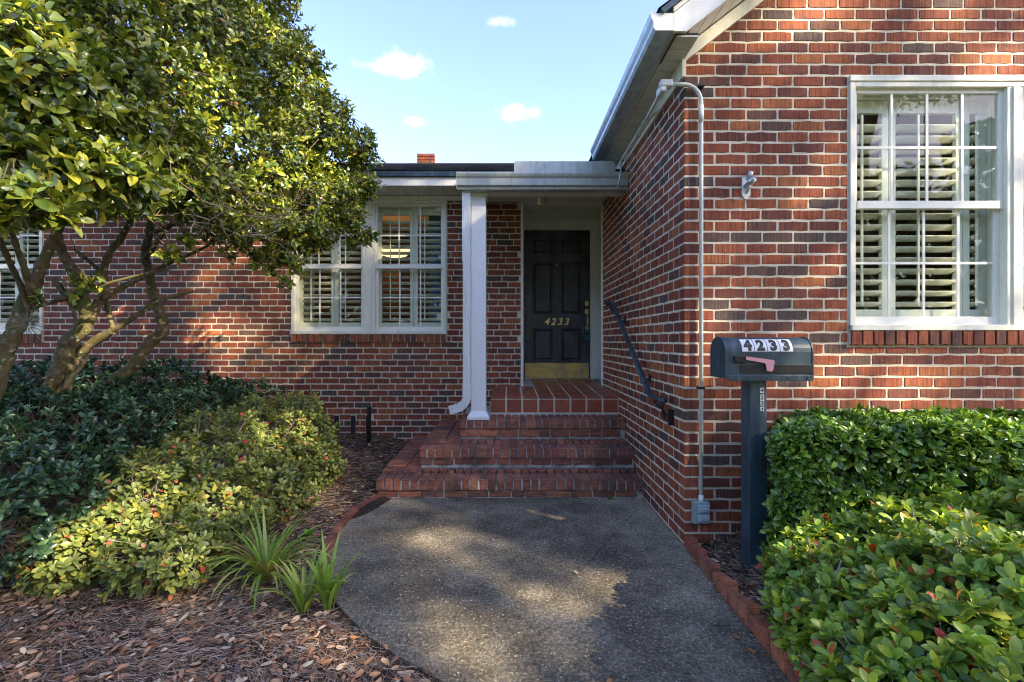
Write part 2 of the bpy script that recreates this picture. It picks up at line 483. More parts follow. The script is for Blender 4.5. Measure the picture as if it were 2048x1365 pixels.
def cuts(u0, u1, holes):
    """interval u0..u1 minus holes"""
    out = [(u0, u1)]
    for h0, h1 in holes:
        nx = []
        for a, b in out:
            if h1 <= a or h0 >= b: nx.append((a, b)); continue
            if h0 > a: nx.append((a, h0))
            if h1 < b: nx.append((h1, b))
        out = nx
    return out
def lay_wall(parent, frame, specs, limit, maxd, name='brick', mat='brick', shift=0.0):
    """specs: list of (u, z, length, height, rot) ; frame(u, z) -> location, rotz. The `limit` largest in the picture are objects."""
    def size(s):
        p = frame(s[0], s[1])[0]; d = max(p.y, .3)
        x, y = 1014 + p.x / d * FPX, 681 - (p.z - EYE) / d * FPX
        inside = -20 < x < 2068 and -20 < y < 1385
        return (s[2] / d) if inside else -1
    order = sorted(range(len(specs)), key=lambda i: -size(specs[i]))
    VS, FS, CS = [], [], []; k = 0
    for rank, i in enumerate(order):
        u, z, L, H = specs[i]
        loc, rz = frame(u, z)
        sh = rnd.randrange(8); ti = pick_tint(shift)
        jz = rnd.uniform(-.0015, .0015); pr = rnd.uniform(-.0012, .0012); tilt = rnd.gauss(0, .004)
        nrm = Vector((math.sin(rz), -math.cos(rz), 0))
        pos = loc + Vector((0, 0, jz)) + nrm * pr
        if rank < limit and size(specs[i]) > 0:
            o = bpy.data.objects.new(name, brick_mesh(sh, ti, mat))
            COL.objects.link(o); o.parent = parent
            o.location = pos; o.rotation_euler = (0, tilt, rz); o.scale = (L / BL, 1, H / BH)
        else:
            vs, fs = SHAPES[sh]
            m = Matrix.Translation(pos) @ Matrix.Rotation(rz, 4, 'Z') @ Matrix.Rotation(tilt, 4, 'Y') @ Matrix.Diagonal((L / BL, 1, H / BH, 1))
            VS += [tuple(m @ Vector(v)) for v in vs]
            FS += [tuple(q + k for q in f) for f in fs]; CS += [TINTS[ti][0]] * len(vs); k += len(vs)
    if VS:
        me = bpy.data.meshes.new('brick_field'); me.from_pydata(VS, [], FS); me.materials.append(M[mat]); me.update()
        set_tint(me, np.array(CS))
        o = bpy.data.objects.new('brick_field', me); COL.objects.link(o); o.parent = parent; o['kind'] = 'stuff'

# ------------------------------------------------------------------ the ground
XW, YF, YB, YD = 1.15, 3.0, 5.56, 6.32     # return wall x, front wall y, back wall y, door plane y
def smoothstep(a, b, x):
    t_ = min(1, max(0, (x - a) / (b - a))); return t_ * t_ * (3 - 2 * t_)
def ground_z(x, y):
    if x < -.2:
        z = -.012 + .20 * smoothstep(2.9, 5.4, y) * smoothstep(-.8, -1.5, x)
        z += .03 * smoothstep(-1.2, -2.2, x)
    else:
        z = -.012 + .12 * smoothstep(1.15, 1.6, x) * smoothstep(1.9, 2.9, y)
    if y > -.2: z += .010 * math.sin(x * 5.1 + y * 2) * math.sin(y * 4.3 - x) if not (-1.2 < x < 1.4 and y > .9) else 0
    return z
xs = [-60, -40, -25, -16, -11] + list(np.arange(-9, 6.01, .15)) + [8, 12, 18, 30, 60]
ys = [-60, -35, -20, -10, -5, -2] + list(np.arange(-.5, 7.0, .15)) + [9, 12, 20, 40, 90]
mb = MB()
for y in ys:
    for x in xs:
        mb.v.append((x, y, ground_z(x, y)))
nx_ = len(xs)
for j in range(len(ys) - 1):
    for i in range(nx_ - 1):
        a = j * nx_ + i; mb.f.append((a, a + 1, a + 1 + nx_, a + nx_))
ground = mb.build('ground', M['soil'], smooth=True, kind='structure')

# concrete path: outline traced on the ground, cut along its tooled joints
def G(px, py, z=0.0):
    Y = FPX * (EYE - z) / (py - 681); return Vector(((px - 1014) * Y / FPX, Y, z))
left_pts = [(768, 992), (722, 1018), (690, 1050), (668, 1085), (655, 1125), (655, 1165), (672, 1205), (705, 1240), (745, 1278), (800, 1315), (862, 1345), (915, 1385)]
right_pts = [(1600, 1385), (1560, 1335), (1500, 1262), (1440, 1190), (1395, 1130), (1357, 1075)]
outl = [G(*p).xy for p in left_pts] + [Vector((-.12, .9)), Vector((1.20, .9))] + [G(*p).xy for p in right_pts] + [Vector((1.149, 3.02)), Vector((1.149, 3.96)), Vector((-1.08, 3.96))]
path = bpy.data.objects.new('path', None); COL.objects.link(path); path['kind'] = 'structure'
def slab_bm():
    bm = bmesh.new()
    vs = [bm.verts.new((p.x, p.y, 0)) for p in outl]; f = bm.faces.new(vs)
    bmesh.ops.triangulate(bm, faces=[f])
    return bm
joints = [(G(1292, 1000), G(985, 1335)), (G(1205, 1033), G(945, 1128))]
def side_pieces():
    a0, a1 = joints[0]
    d = (a1 - a0).normalized(); nA = Vector((-d.y, d.x, 0))
    b0, b1 = joints[1]; e = (b1 - b0).normalized(); nB = Vector((-e.y, e.x, 0))
    for sgnA in (1, -1):
        for sgnB in (0,):
            bm = slab_bm()
            bmesh.ops.bisect_plane(bm, geom=bm.verts[:] + bm.edges[:] + bm.faces[:], plane_co=a0 + nA * sgnA * .0017, plane_no=nA * sgnA, clear_inner=True)
            if sgnB:
                bmesh.ops.bisect_plane(bm, geom=bm.verts[:] + bm.edges[:] + bm.faces[:], plane_co=b0 + nB * sgnB * .002, plane_no=nB * sgnB, clear_inner=True)
            if not bm.faces: bm.free(); continue
            top = list(bm.faces)
            r = bmesh.ops.extrude_face_region(bm, geom=top)
            for v in [g for g in r['geom'] if isinstance(g, bmesh.types.BMVert)]: v.co.z -= .09
            bmesh.ops.recalc_face_normals(bm, faces=bm.faces)
            bmesh.ops.dissolve_limit(bm, angle_limit=.01, verts=bm.verts[:], edges=bm.edges[:])
            me = bpy.data.meshes.new('concrete_slab'); bm.to_mesh(me); bm.free(); me.materials.append(M['concrete'])
            o = bpy.data.objects.new('concrete_slab', me); COL.objects.link(o); o.parent = path; o.location.z = 0
a0, a1 = joints[0]; dd = (a1 - a0); SPLIT = 1 if (Vector((-dd.y, dd.x, 0)).dot(joints[1][1] - a0)) > 0 else -1
side_pieces()
mb = MB().prism([(p.x, p.y) for p in [Vector((q.x, q.y)) for q in outl]], -.10, -.018, 'z')
mb.build('joint_bed', M['step_mortar'], path)
b0_, b1_ = joints[1]; dj = (b1_ - b0_).normalized(); nj = Vector((-dj.y, dj.x, 0)) * .0016
MB().add([b0_ + nj + Vector((0, 0, .0008)), b0_ - nj + Vector((0, 0, .0008)), b1_ - nj + Vector((0, 0, .0008)), b1_ + nj + Vector((0, 0, .0008))], [(0, 1, 2, 3)]).build('hairline_joint', M['vent'], path)

# ------------------------------------------------------------------ the house
house = thing('brick_house', 'single storey red brick house with white trim, gabled wing and recessed black front door', 'house')
hp = house
WIN_F = (2.219, 4.36, 1.403, 3.009)        # front window opening u0,u1,z0,z1
WIN_B = (-2.59, -.727, 1.413, 3.012)
WIN_L = (-7.44, -5.58, 1.413, 3.012)
Z_TOPB = 3.03
RK = .775                                   # rake slope
def rake_z(x): return 3.122 + (x - 1.13) * RK
Z0F, Z0B = -.06, -.06
SILL = .095

def wall_frame(kind):
    if kind == 'front': return lambda u, z: (Vector((u, YF + BD / 2, z)), 0.0)
    if kind == 'back': return lambda u, z: (Vector((u, YB + BD / 2, z)), 0.0)
    if kind == 'return': return lambda u, z: (Vector((XW + BD / 2, u, z)), -math.pi / 2)
def courses(z0, n): return [z0 + (i + .5) * JH for i in range(n)]

# --- front gable wall
gable = MB()
# backing split round the window opening, recessed behind the brick faces
yb0, yb1 = YF + .0035, YF + .12
u0, u1, w0, w1 = WIN_F
XR = 5.6
zmax = 7.0
def clip_poly(poly):
    """clip (x,z) polygon under the rake line"""
    out = []
    for i in range(len(poly)):
        a, b = poly[i], poly[(i + 1) % len(poly)]
        fa, fb = rake_z(a[0]) + .03 - a[1], rake_z(b[0]) + .03 - b[1]
        if fa >= 0: out.append(a)
        if fa * fb < 0:
            t_ = fa / (fa - fb); out.append((a[0] + (b[0] - a[0]) * t_, a[1] + (b[1] - a[1]) * t_))
    return out
for rect in ((XW + .0025, u0, -.3, zmax), (u0, u1, -.3, w0), (u0, u1, w1, zmax), (u1, XR, -.3, zmax)):
    poly = clip_poly([(rect[0], rect[2]), (rect[1], rect[2]), (rect[1], rect[3]), (rect[0], rect[3])])
    if len(poly) > 2: gable.prism(poly, yb0, yb1, 'y')
gable_wall = gable.build('gable_wall', M['mortar'], hp)
specs = []; corner = []
zs = courses(Z0F, 64)
for ci, z in enumerate(zs):
    a = ci % 2
    first = .1905 if a else .0890
    jlen = .0890 if a else .1905
    if z < 3.04: corner.append((z, first, jlen)); u = XW + first + .0127
    else: u = XW + .004 - (0 if a else .1016)
    holes = []
    if z + BH / 2 > w0 - SILL - .012 and z - BH / 2 < w1 + .04: holes.append((u0 - .012, u1 + .012))
    while u < XR:
        L = BL + rnd.gauss(0, .002)
        lo_, hi_ = z - BH / 2, z + BH / 2
        if holes:
            for za_, zb_ in ((lo_, min(hi_, w0 - SILL - .018)), (max(lo_, w1 + .046), hi_)):
                if zb_ - za_ > .014 and zb_ - za_ < BH:
                    c0, c1 = max(u, holes[0][0] + .002), min(u + L, holes[0][1] - .002)
                    if c1 - c0 > .03: specs.append(((c0 + c1) / 2, (za_ + zb_) / 2, c1 - c0, zb_ - za_))
        for c0, c1 in cuts(max(u, XW + .002), u + L, holes):
            if c1 - c0 < .03: continue
            H = BH
            if z - BH / 2 > rake_z(c1) + .01: continue
            specs.append(((c0 + c1) / 2, z, c1 - c0, H))
        u += L + (JL - BL)
# rowlock sill
lay_wall(gable_wall, wall_frame('front'), specs, 300, 0)
def rowlock_sill(parent, ua, ub, y, ztop, slope=.0):
    n = int(round((ub - ua) / .0715)); st = (ub - ua) / n
    bed = MB().box(ua, ub, y - .012, y + .09, ztop - SILL + .006, ztop - .008); bed.build('sill_mortar', M['mortar'], parent)
    for i in range(n):
        o = bpy.data.objects.new('brick', brick_mesh(rnd.randrange(8), rnd.choice([0, 1, 2, 4, 5, 6]), 'brick'))
        COL.objects.link(o); o.parent = parent
        o.location = (ua + (i + .5) * st, y - .012 + rnd.uniform(-.0015, .0015), ztop - SILL / 2 + rnd.uniform(-.001, .001)); o.rotation_euler = (R(0), 0, 0)
        o.scale = ((st - .012) / BL, 1.0, .088 / BH)
rowlock_sill(gable_wall, u0 - .005, u1, YF, w0 - .006)
# --- return wall
ret = MB()
Z0R = -.06
ret.box(XW + .0022, XW + .12, YF + .12, YB + .02, -.3, 3.15)
return_wall = ret.build('return_wall', M['mortar'], hp)
specs = []
for ci, z in enumerate(courses(Z0R, 43)):
    a = ci % 2
    jlen = .0890 if a else .1905
    u = YF + jlen + .0127
    while u < YB - .01:
        L = min(BL + rnd.gauss(0, .002), YB - .012 - u)
        if L > .03: specs.append((u + L / 2, z, L - .002, BH))
        u += L + (JL - BL)
lay_wall(return_wall, wall_frame('return'), specs, 300, 0)
# corner bricks show a face on each wall
def corner_brick(z, a, b, ti):
    bm = bmesh.new(); bmesh.ops.create_cube(bm, size=1)
    for v in bm.verts:
        v.co = Vector((XW + (v.co.x + .5) * a, YF + (v.co.y + .5) * b, z + v.co.z * BH))
    for v in bm.verts: v.co += Vector((0, 0, rnd.uniform(-.0012, .0012)))
    bmesh.ops.bevel(bm, geom=list(bm.edges), offset=.0025, segments=1, affect='EDGES')
    # keep it shallow on the hidden sides
    me = bpy.data.meshes.new('corner_brick'); bm.to_mesh(me); bm.free(); me.materials.append(M['brick'])
    set_tint(me, np.tile(TINTS[ti][0], (len(me.vertices), 1)))
    o = bpy.data.objects.new('brick', me); COL.objects.link(o); o.parent = return_wall
for (z, a, b) in corner: corner_brick(z, a, b, pick_tint())

# --- recessed main wall
bk = MB(); yb0, yb1 = YB + .0035, YB + .14
XL = -9.0
holes_all = [WIN_L, WIN_B]
segs = [(XL, WIN_L[0], None), (WIN_L[0], WIN_L[1], WIN_L), (WIN_L[1], WIN_B[0], None), (WIN_B[0], WIN_B[1], WIN_B), (WIN_B[1], .168, None)]
for a, b, w in segs:
    if w is None: bk.box(a, b, yb0, yb1, -.3, 3.1)
    else: bk.box(a, b, yb0, yb1, -.3, w[2]); bk.box(a, b, yb0, yb1, w[3], 3.1)
main_wall = bk.build('main_wall', M['mortar'], hp)
specs = []
for ci, z in enumerate(courses(Z0B, 43)):
    if z + BH / 2 > Z_TOPB + .03: continue
    u = XL + (ci % 2) * JL / 2 + .06
    holes = []
    for w in holes_all:
        if z + BH / 2 > w[2] - SILL - .002 and z - BH / 2 < w[3]: holes.append((w[0] - .01, w[1] + .01))
    for vx in (-2.05, -1.85, -1.67):   # foundation vents
        if .22 < z < .43: holes.append((vx - .03, vx + .03))
    while u < .165:
        L = BL + rnd.gauss(0, .003)
        for w in holes_all:
            za_, zb_ = z - BH / 2, min(z + BH / 2, w[2] - SILL - .018)
            if z + BH / 2 > w[2] - SILL - .002 and zb_ - za_ > .014:
                c0, c1 = max(u, w[0] - .008), min(u + L, w[1] + .008)
                if c1 - c0 > .03: specs.append(((c0 + c1) / 2, (za_ + zb_) / 2, c1 - c0, zb_ - za_))
        for c0, c1 in cuts(u, min(u + L, .165), holes):
            if c1 - c0 > .03: specs.append(((c0 + c1) / 2, z, c1 - c0, BH))
        u += L + (JL - BL)
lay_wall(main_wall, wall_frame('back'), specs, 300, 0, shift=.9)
rowlock_sill(main_wall, WIN_B[0], WIN_B[1], YB, WIN_B[2] - .006)
rowlock_sill(main_wall, WIN_L[0], WIN_L[1], YB, WIN_L[2] - .006)
for vx in (-2.05, -1.85, -1.67):
    v = MB().box(vx - .028, vx + .028, YB + .002, YB + .02, .21, .43)
    for k in range(5): v.box(vx - .028, vx + .028, YB - .001, YB + .004, .23 + k * .042, .236 + k * .042)
    v.box(vx - .003, vx + .003, YB - .003, YB + .002, .21, .43)
    v.build('foundation_vent', M['vent'], hp)

# --- windows (outer frame, sashes, panes and plantation shutters)
def window(w, y, n_units, cols, mull, pan_cfg, curtain=None, detail=True):
    u0, u1, z0, z1 = w
    fr = MB(); j = .035; yo = y - .012; yi = y + .09
    fr.bevbox(u0, u0 + j, yo, yi, z0, z1, .003); fr.bevbox(u1 - j, u1, yo, yi, z0, z1, .003)
    fr.bevbox(u0 + j, u1 - j, yo, yi, z1 - j, z1, .003); fr.bevbox(u0 - .0, u1, yo - .018, yi, z0 - .004, z0 + .032, .003)
    uw = (u1 - u0 - 2 * j - mull * (n_units - 1)) / n_units
    units = []
    for k in range(n_units):
        a = u0 + j + k * (uw + mull); units.append((a, a + uw))
        if k: fr.bevbox(a - mull, a, yo + .004, yi, z0 + .032, z1 - j, .003); fr.bevbox(a - mull * .7, a - mull * .3, yo - .006, yo + .006, z0 + .032, z1 - j, .002)
    wo = fr.build('window', M['cream'], hp)
    zb, zt = z0 + .032, z1 - j; zm = (zb + zt) / 2
    for (a, b) in units:
        for upper in (True, False):
            sy0, sy1 = (y + .018, y + .040) if upper else (y + .042, y + .066)
            s0, s1 = (zm - .012, zt) if upper else (zb, zm + .022)
            st = .030 if upper else .036
            sb = MB()
            sb.bevbox(a, a + st, sy0, sy1, s0, s1, .002); sb.bevbox(b - st, b, sy0, sy1, s0, s1, .002)
            rb = .05 if upper else .055; rt = .028 if upper else .03
            sb.bevbox(a + st, b - st, sy0 - (.010 if upper else 0), sy1, s0, s0 + rb, .002); sb.bevbox(a + st, b - st, sy0, sy1, s1 - rt, s1, .002)
            sb.build('sash', M['vinyl'], wo)
            g0, g1, h0, h1 = a + st, b - st, s0 + rb, s1 - rt
            mu = MB()
            for c_ in range(1, cols):
                x = g0 + (g1 - g0) * c_ / cols
                mu.box(x - .008, x + .008, sy0 + .004, sy0 + .010, h0, h1)
            zc = (h0 + h1) / 2
            mu.box(g0, g1, sy0 + .0035, sy0 + .0095, zc - .008, zc + .008)
            mu.build('muntin', M['vinyl'], wo)
            MB().box(g0 - .004, g1 + .004, sy0 + .011, sy0 + .014, h0 - .004, h1 + .004).build('pane', M['glass'], wo)
        # shutters
        ys = y + .135
        panels = pan_cfg(a, b)
        lm = None
        jb = MB()
        jb.box(a - .03, a + .0, y + .092, ys + .03, zb - .02, zt + .02); jb.box(b, b + .03, y + .092, ys + .03, zb - .02, zt + .02)
        jb.box(a, b, y + .092, ys + .03, zt - .02, zt + .02); jb.box(a, b, y + .092, ys + .03, zb - .02, zb + .01)
        jb.build('window_lining', M['shutter'], wo)
        for (p0, p1) in panels:
            st = .045; pb, pt = zb + .012, zt - .022
            sp = MB()
            for c0, c1, d0, d1 in ((p0, p0 + st, pb, pt), (p1 - st, p1, pb, pt), (p0 + st, p1 - st, pb, pb + .095), (p0 + st, p1 - st, pt - .085, pt)):
                sp.bevbox(c0, c1, ys - .014, ys + .014, d0, d1, .002)
            rod = p0 + st + (p1 - p0 - 2 * st) * .32
            sp.box(rod - .006, rod + .006, ys - .045, ys - .034, pb + .12, pt - .11)
            sp.build('shutter_frame', M['shutter'], wo)
            z = pb + .13; Ls = p1 - p0 - 2 * st - .004
            if lm is None or abs(lm[1] - Ls) > 1e-4:
                q = MB(); prof = []
                for k in range(10):
                    an = 2 * math.pi * k / 10; prof.append((math.cos(an) * .032, math.sin(an) * .0055))
                q.prism([(a_, b_) for a_, b_ in prof], -Ls / 2, Ls / 2, 'x')
                lm = (q.mesh('louvre', M['shutter'], True), Ls)
            while z < pt - .11:
                o = bpy.data.objects.new('louvre', lm[0]); COL.objects.link(o); o.parent = wo
                o.location = ((p0 + p1) / 2, ys, z); o.rotation_euler = (R(-31) + rnd.gauss(0, .02), 0, 0); z += .0745
    return wo
def cfgF(a, b): 
    m1 = a + (b - a) * .325
    return [(a - .13, m1), (m1 + .003, b - .10), (b - .095, b + .2)] if False else [(a + .004, m1), (m1 + .004, m1 + .50), (m1 + .504, b - .004)]
window(WIN_F, YF, 2, 4, .105, cfgF)
def cfgB(a, b):
    m = (a + b) / 2 + .03; return [(a + .004, m - .002), (m + .002, b - .004)]
window(WIN_B, YB, 2, 3, .145, cfgB)
window(WIN_L, YB, 2, 3, .145, cfgB)
# lintel trim over the front window
MB().bevbox(WIN_F[0] - .005, WIN_F[1], YF - .02, YF + .04, WIN_F[3] - .002, WIN_F[3] + .038, .004).build('window_head_trim', M['cream'], hp)

# --- rooms behind the windows
rm = MB()
rm.box(XW + .125, 5.6, 5.7, 5.8, 0, 3.4); rm.box(XW + .125, 5.6, YF + .13, 5.8, 3.3, 3.4); rm.box(5.5, 5.6, YF + .13, 5.7, 0, 3.3)
rm.box(XL, .05, 8.9, 9.0, 0, 3.3); rm.box(XL, .05, YB + .15, 9.0, 3.25, 3.35); rm.box(.02, .09, YB + .15, 8.9, 0, 3.25); rm.box(-4.2, -4.1, YB + .15, 8.9, 0, 3.25); rm.box(XL - .1, XL, YB, 9, 0, 3.3)
rm.build('room_wall', M['room'], hp)
MB().box(XW + .12, 5.6, YF + .13, 5.7, .6, .7).box(XL, .05, YB + .15, 8.9, .7, .8).build('room_floor', M['room_floor'], hp)
MB().bevbox(-2.3, -1.75, 7.6, 7.66, .8, 2.55, .01).build('interior_door', M['room_wood'], hp)
def curtain(x0, x1, y, mat, n=9):
    v = []; m_ = MB()
    for z in (.9, 3.0):
        for i in range(n * 4 + 1):
            x = x0 + (x1 - x0) * i / (n * 4); v.append((x, y + .025 * math.sin(i * math.pi / 2), z))
    k = n * 4 + 1
    m_.add(v, [(i, i + 1, i + 1 + k, i + k) for i in range(k - 1)]); m_.build('curtain', mat, hp, smooth=True)
curtain(-.98, -.80, YB + .24, M['curtain']); curtain(-.80, -.62, YB + .25, M['curtain_white']); curtain(-2.6, -2.42, YB + .25, M['curtain_white'])
MB().tube([(-1.75, 7.2, 2.62), (-1.75, 7.2, 2.66), (-1.75, 7.2, 2.72), (-1.75, 7.2, 2.75)], [.05, .19, .23, .24], 18).build('ceiling_lamp', M['roomlamp'], hp, smooth=True)

# --- frieze boards, soffit and fascia of the main eave
EAVE_Y, EAVE_Z = 5.17, 3.07
MB().bevbox(XL, .17, YB - .022, YB + .02, 3.008, EAVE_Z - .004, .003).build('frieze_board', M['cream'], hp)
MB().bevbox(.17, XW - .002, YB - .022, YB + .06, 2.975, 3.10, .003).build('door_header', M['cream'], hp)
xx = XL
sof = MB(); k = 0
while xx < -.30:
    x2 = xx + .148
    if xx > -8.9: pass
    o = MB().bevbox(xx, x2, EAVE_Y + .02, YB + .03, EAVE_Z, EAVE_Z + .014, .003).build('soffit_panel', M['soffit'], hp)
    xx = x2 + .005
MB().box(XL, XW, EAVE_Y + .02, YB + .03, EAVE_Z + .012, EAVE_Z + .03).build('soffit_backing', M['vent'], hp)
MB().bevbox(XL, -.40, EAVE_Y, EAVE_Y + .022, EAVE_Z - .006, EAVE_Z + .088, .003).build('fascia', M['white'], hp)
MB().bevbox(XL, -.40, EAVE_Y - .03, EAVE_Y + .03, EAVE_Z + .09, EAVE_Z + .145, .004).build('drip_edge', M['navy'], hp)

# --- roofs: a deck and courses of shingles
SH = [(.020, .026, .034), (.030, .038, .048), (.014, .018, .024), (.040, .050, .058), (.050, .036, .026)]
def shingle_roof(name, origin, along, up, L, S, course=.14, tab=.24, limit=300, keep=None):
    """origin: lower corner, along: unit vector of the eave, up: unit vector up the slope"""
    along, up = Vector(along).normalized(), Vector(up).normalized(); nrm = along.cross(up).normalized()
    if nrm.z < 0: nrm = -nrm
    o_ = Vector(origin)
    m_ = MB(); th = .03
    q = [o_, o_ + along * L, o_ + along * L + up * S, o_ + up * S]
    m_.add([p_ - nrm * .006 for p_ in q] + [p_ - nrm * (th + .006) for p_ in q], [(0, 1, 2, 3), (7, 6, 5, 4), (0, 4, 5, 1), (1, 5, 6, 2), (2, 6, 7, 3), (3, 7, 4, 0)])
    roof = m_.build(name, M['navy'], hp)
    V, F, C = [], [], []
    n = int(S / course)
    for c_ in range(n):
        u = -rnd.random() * tab
        while u < L:
            w_ = tab * rnd.choice((.5, .75, 1, 1.2)); a, b = max(u, 0), min(u + w_, L); u += w_
            if b - a < .01: continue
            p = o_ + up * (c_ * course - .01)
            lift = rnd.uniform(.005, .011)
            k_ = len(V)
            for (s_, t_, h_) in ((a, 0, lift), (b, 0, lift), (b, course * 1.25, .001), (a, course * 1.25, .001)):
                V.append(tuple(p + along * s_ + up * t_ + nrm * h_))
            for (s_, t_, h_) in ((a, 0, 0), (b, 0, 0)):
                V.append(tuple(p + along * s_ + up * t_ + nrm * (h_ - .003)))
            F += [(k_, k_ + 1, k_ + 2, k_ + 3), (k_ + 4, k_ + 5, k_ + 1, k_)]
            C += [rnd.choice(SH[:4] if rnd.random() > .08 else SH)] * 6
    me = bpy.data.meshes.new('shingles'); me.from_pydata(V, [], F); me.materials.append(M['shingle']); me.update(); set_tint(me, np.array(C))
    o = bpy.data.objects.new('shingles', me); COL.objects.link(o); o.parent = roof; o['kind'] = 'stuff'
    return roof
sl = math.atan(.40)
main_roof = shingle_roof('main_roof', (XL, EAVE_Y - .02, EAVE_Z + .165), (1, 0, 0), (0, math.cos(sl), math.sin(sl)), 12.0, 4.22)
MB().box(XL, 3.0, 9.0, 9.15, 3.0, 4.72).build('rear_wall', M['room'], hp)
# porch roof: the same slope carried down over the steps
slp = math.atan(.32)
porch_roof = shingle_roof('porch_roof', (-.45, 4.37, 2.945), (1, 0, 0), (0, math.cos(slp), math.sin(slp)), 1.57, .86)
# chimney beyond the ridge
ch = MB()
cz = W(851, 328, 10.2); cx0, cx1 = W(838, 0, 10.2).x, W(866, 0, 10.2).x
ch.box(cx0, cx1, 10.2, 10.55, 3.0, W(0, 320, 10.2).z)
c_ = ch.build('chimney', M['mortar'], main_roof)
zt = W(0, 308, 10.2).z
def chimney_bricks():
    z = 4.5; row = 0
    top = W(0, 322, 10.2).z
    while z < top + .12:
        wide = .04 if z > top - .07 else 0
        x = cx0 - wide; end = cx1 + wide
        x += 0 if row % 2 else 0
        first = True
        while x < end - .01:
            L = min(.2 if (row % 2 or not first) else .1, end - x)
            MBb = MB().box(x + .004, x + L - .004, 10.19 - wide, 10.30 - wide, z + .006, z + .064)
            me = MBb.mesh('brick', M['brick']); set_tint(me, np.tile(np.array(TINTS[rnd.choice([1, 2, 4])][0]) * .55, (8, 1)))
            o = bpy.data.objects.new('chimney_brick', me); COL.objects.link(o); o.parent = main_roof
            x += L; first = False
        z += .0724; row += 1
chimney_bricks()
ft = MB(); zc_ = W(0, 322, 10.2).z + .10
ft.tube([((cx0 + cx1) / 2, 10.35, zc_ - .05), ((cx0 + cx1) / 2, 10.35, zc_ + .07)], .095, 12)
ft.build('chimney_pot', simple('clay', (.34, .17, .09), .8), main_roof, smooth=False)

# --- porch gutter, beam, diverter and ceiling
GY = 4.36
def gutter_profile(s=1.0):
    return [(0, 0), (.010, .085), (.004, .098), (-.010, .110), (-.022, .135), (-.022, .152), (-.016, .152), (-.010, .146)]
x0g, x1g = -.475, XW - .003
# profile in (y, z): front faces -y; ogee with a rolled lip
gz = 2.768
front = [(GY + .035, gz), (GY + .030, gz + .02), (GY + .010, gz + .035), (GY + .006, gz + .095), (GY - .006, gz + .115), (GY - .012, gz + .135), (GY - .012, gz + .152), (GY + .002, gz + .152), (GY + .004, gz + .142), (GY + .125, gz + .142), (GY + .125, gz)]
MB().prism(front, x0g, x1g, 'x').build('porch_gutter', M['alum'], hp)
MB().bevbox(x0g - .003, x0g, GY - .012, GY + .125, gz, gz + .152, .001).build('gutter_cap', M['alum'], hp)
dv = MB(); dz0, dz1 = 2.915, 3.022
dv.prism([(.066, dz0), (1.02, dz0), (1.02, dz1 - .02), (1.005, dz1), (.08, dz1), (.066, dz1 - .015)], GY - .004, GY, 'y')
dv.build('gutter_splash_guard', M['alum'], hp)
MB().bevbox(-.40, XW - .004, GY + .127, GY + .29, 2.775, 2.955, .004).build('porch_beam', M['cream'], hp)
MB().bevbox(-.40, -.36, GY + .29, YB, 2.90, 3.05, .003).build('porch_side_beam', M['cream'], hp)
xx = -.36
while xx < XW - .01:
    x2 = min(xx + .148, XW - .003)
    MB().bevbox(xx, x2, GY + .29, YB - .03, 2.985, 2.997, .003).build('ceiling_panel', M['soffit'], hp); xx = x2 + .004
MB().box(-.36, XW - .003, GY + .29, YB - .03, 2.998, 3.01).build('ceiling_backing', M['cream'], hp)
# recess lining
rc = MB()
rc.box(.06, XW + .30, YB + .06, YD + .12, 3.10, 3.14)
rc.box(.04, .10, YB + .14, YD + .12, .7, 3.12)
rc.box(1.285, 1.34, YB + .03, YD + .12, .7, 3.12)
rc.box(.10, 1.285, YD + .06, YD + .10, 2.86, 3.10)
rc.box(1.14, 1.285, YD + .06, YD + .10, .7, 2.86); rc.box(.10, .233, YD + .06, YD + .10, .7, 2.86)
rc.build('recess_lining', M['white'], hp)
cs = MB()
def casing(x0, x1, z0, z1, y=YD):
    cs.bevbox(x0, x1, y, y + .058, z0, z1, .004)
casing(1.139, 1.285, .808, 2.99); casing(.10, .233, .808, 2.99); casing(.2331, 1.1389, 2.845, 2.99)
cs.bevbox(1.17, 1.255, YD - .012, YD - .0005, .809, 2.955, .004); cs.bevbox(.12, .20, YD - .012, YD - .0005, .809, 2.955, .004)
cs.bevbox(.2005, 1.1695, YD - .012, YD - .0005, 2.875, 2.955, .004); cs.bevbox(.10, 1.285, YD - .02, YD - .0125, 2.957, 2.992, .003)
cs.build('door_casing', M['white'], hp)
MB().bevbox(.166, .196, YB - .004, YB + .142, .75, 3.0, .003).build('corner_trim', M['white'], hp)
MB().bevbox(XW - .012, XW + .004, YB - .018, YB + .05, .80, 2.98, .003).build('corner_trim', M['white'], hp)

# --- door
DX0, DX1, DZ0, DZ1 = .2345, 1.138, .818, 2.843
dY = YD + .018
door = MB()
cols_ = [(.116, .394), (.506, .782)]; rows_ = [(.108, .322), (.439, 1.149), (1.347, 1.79)]
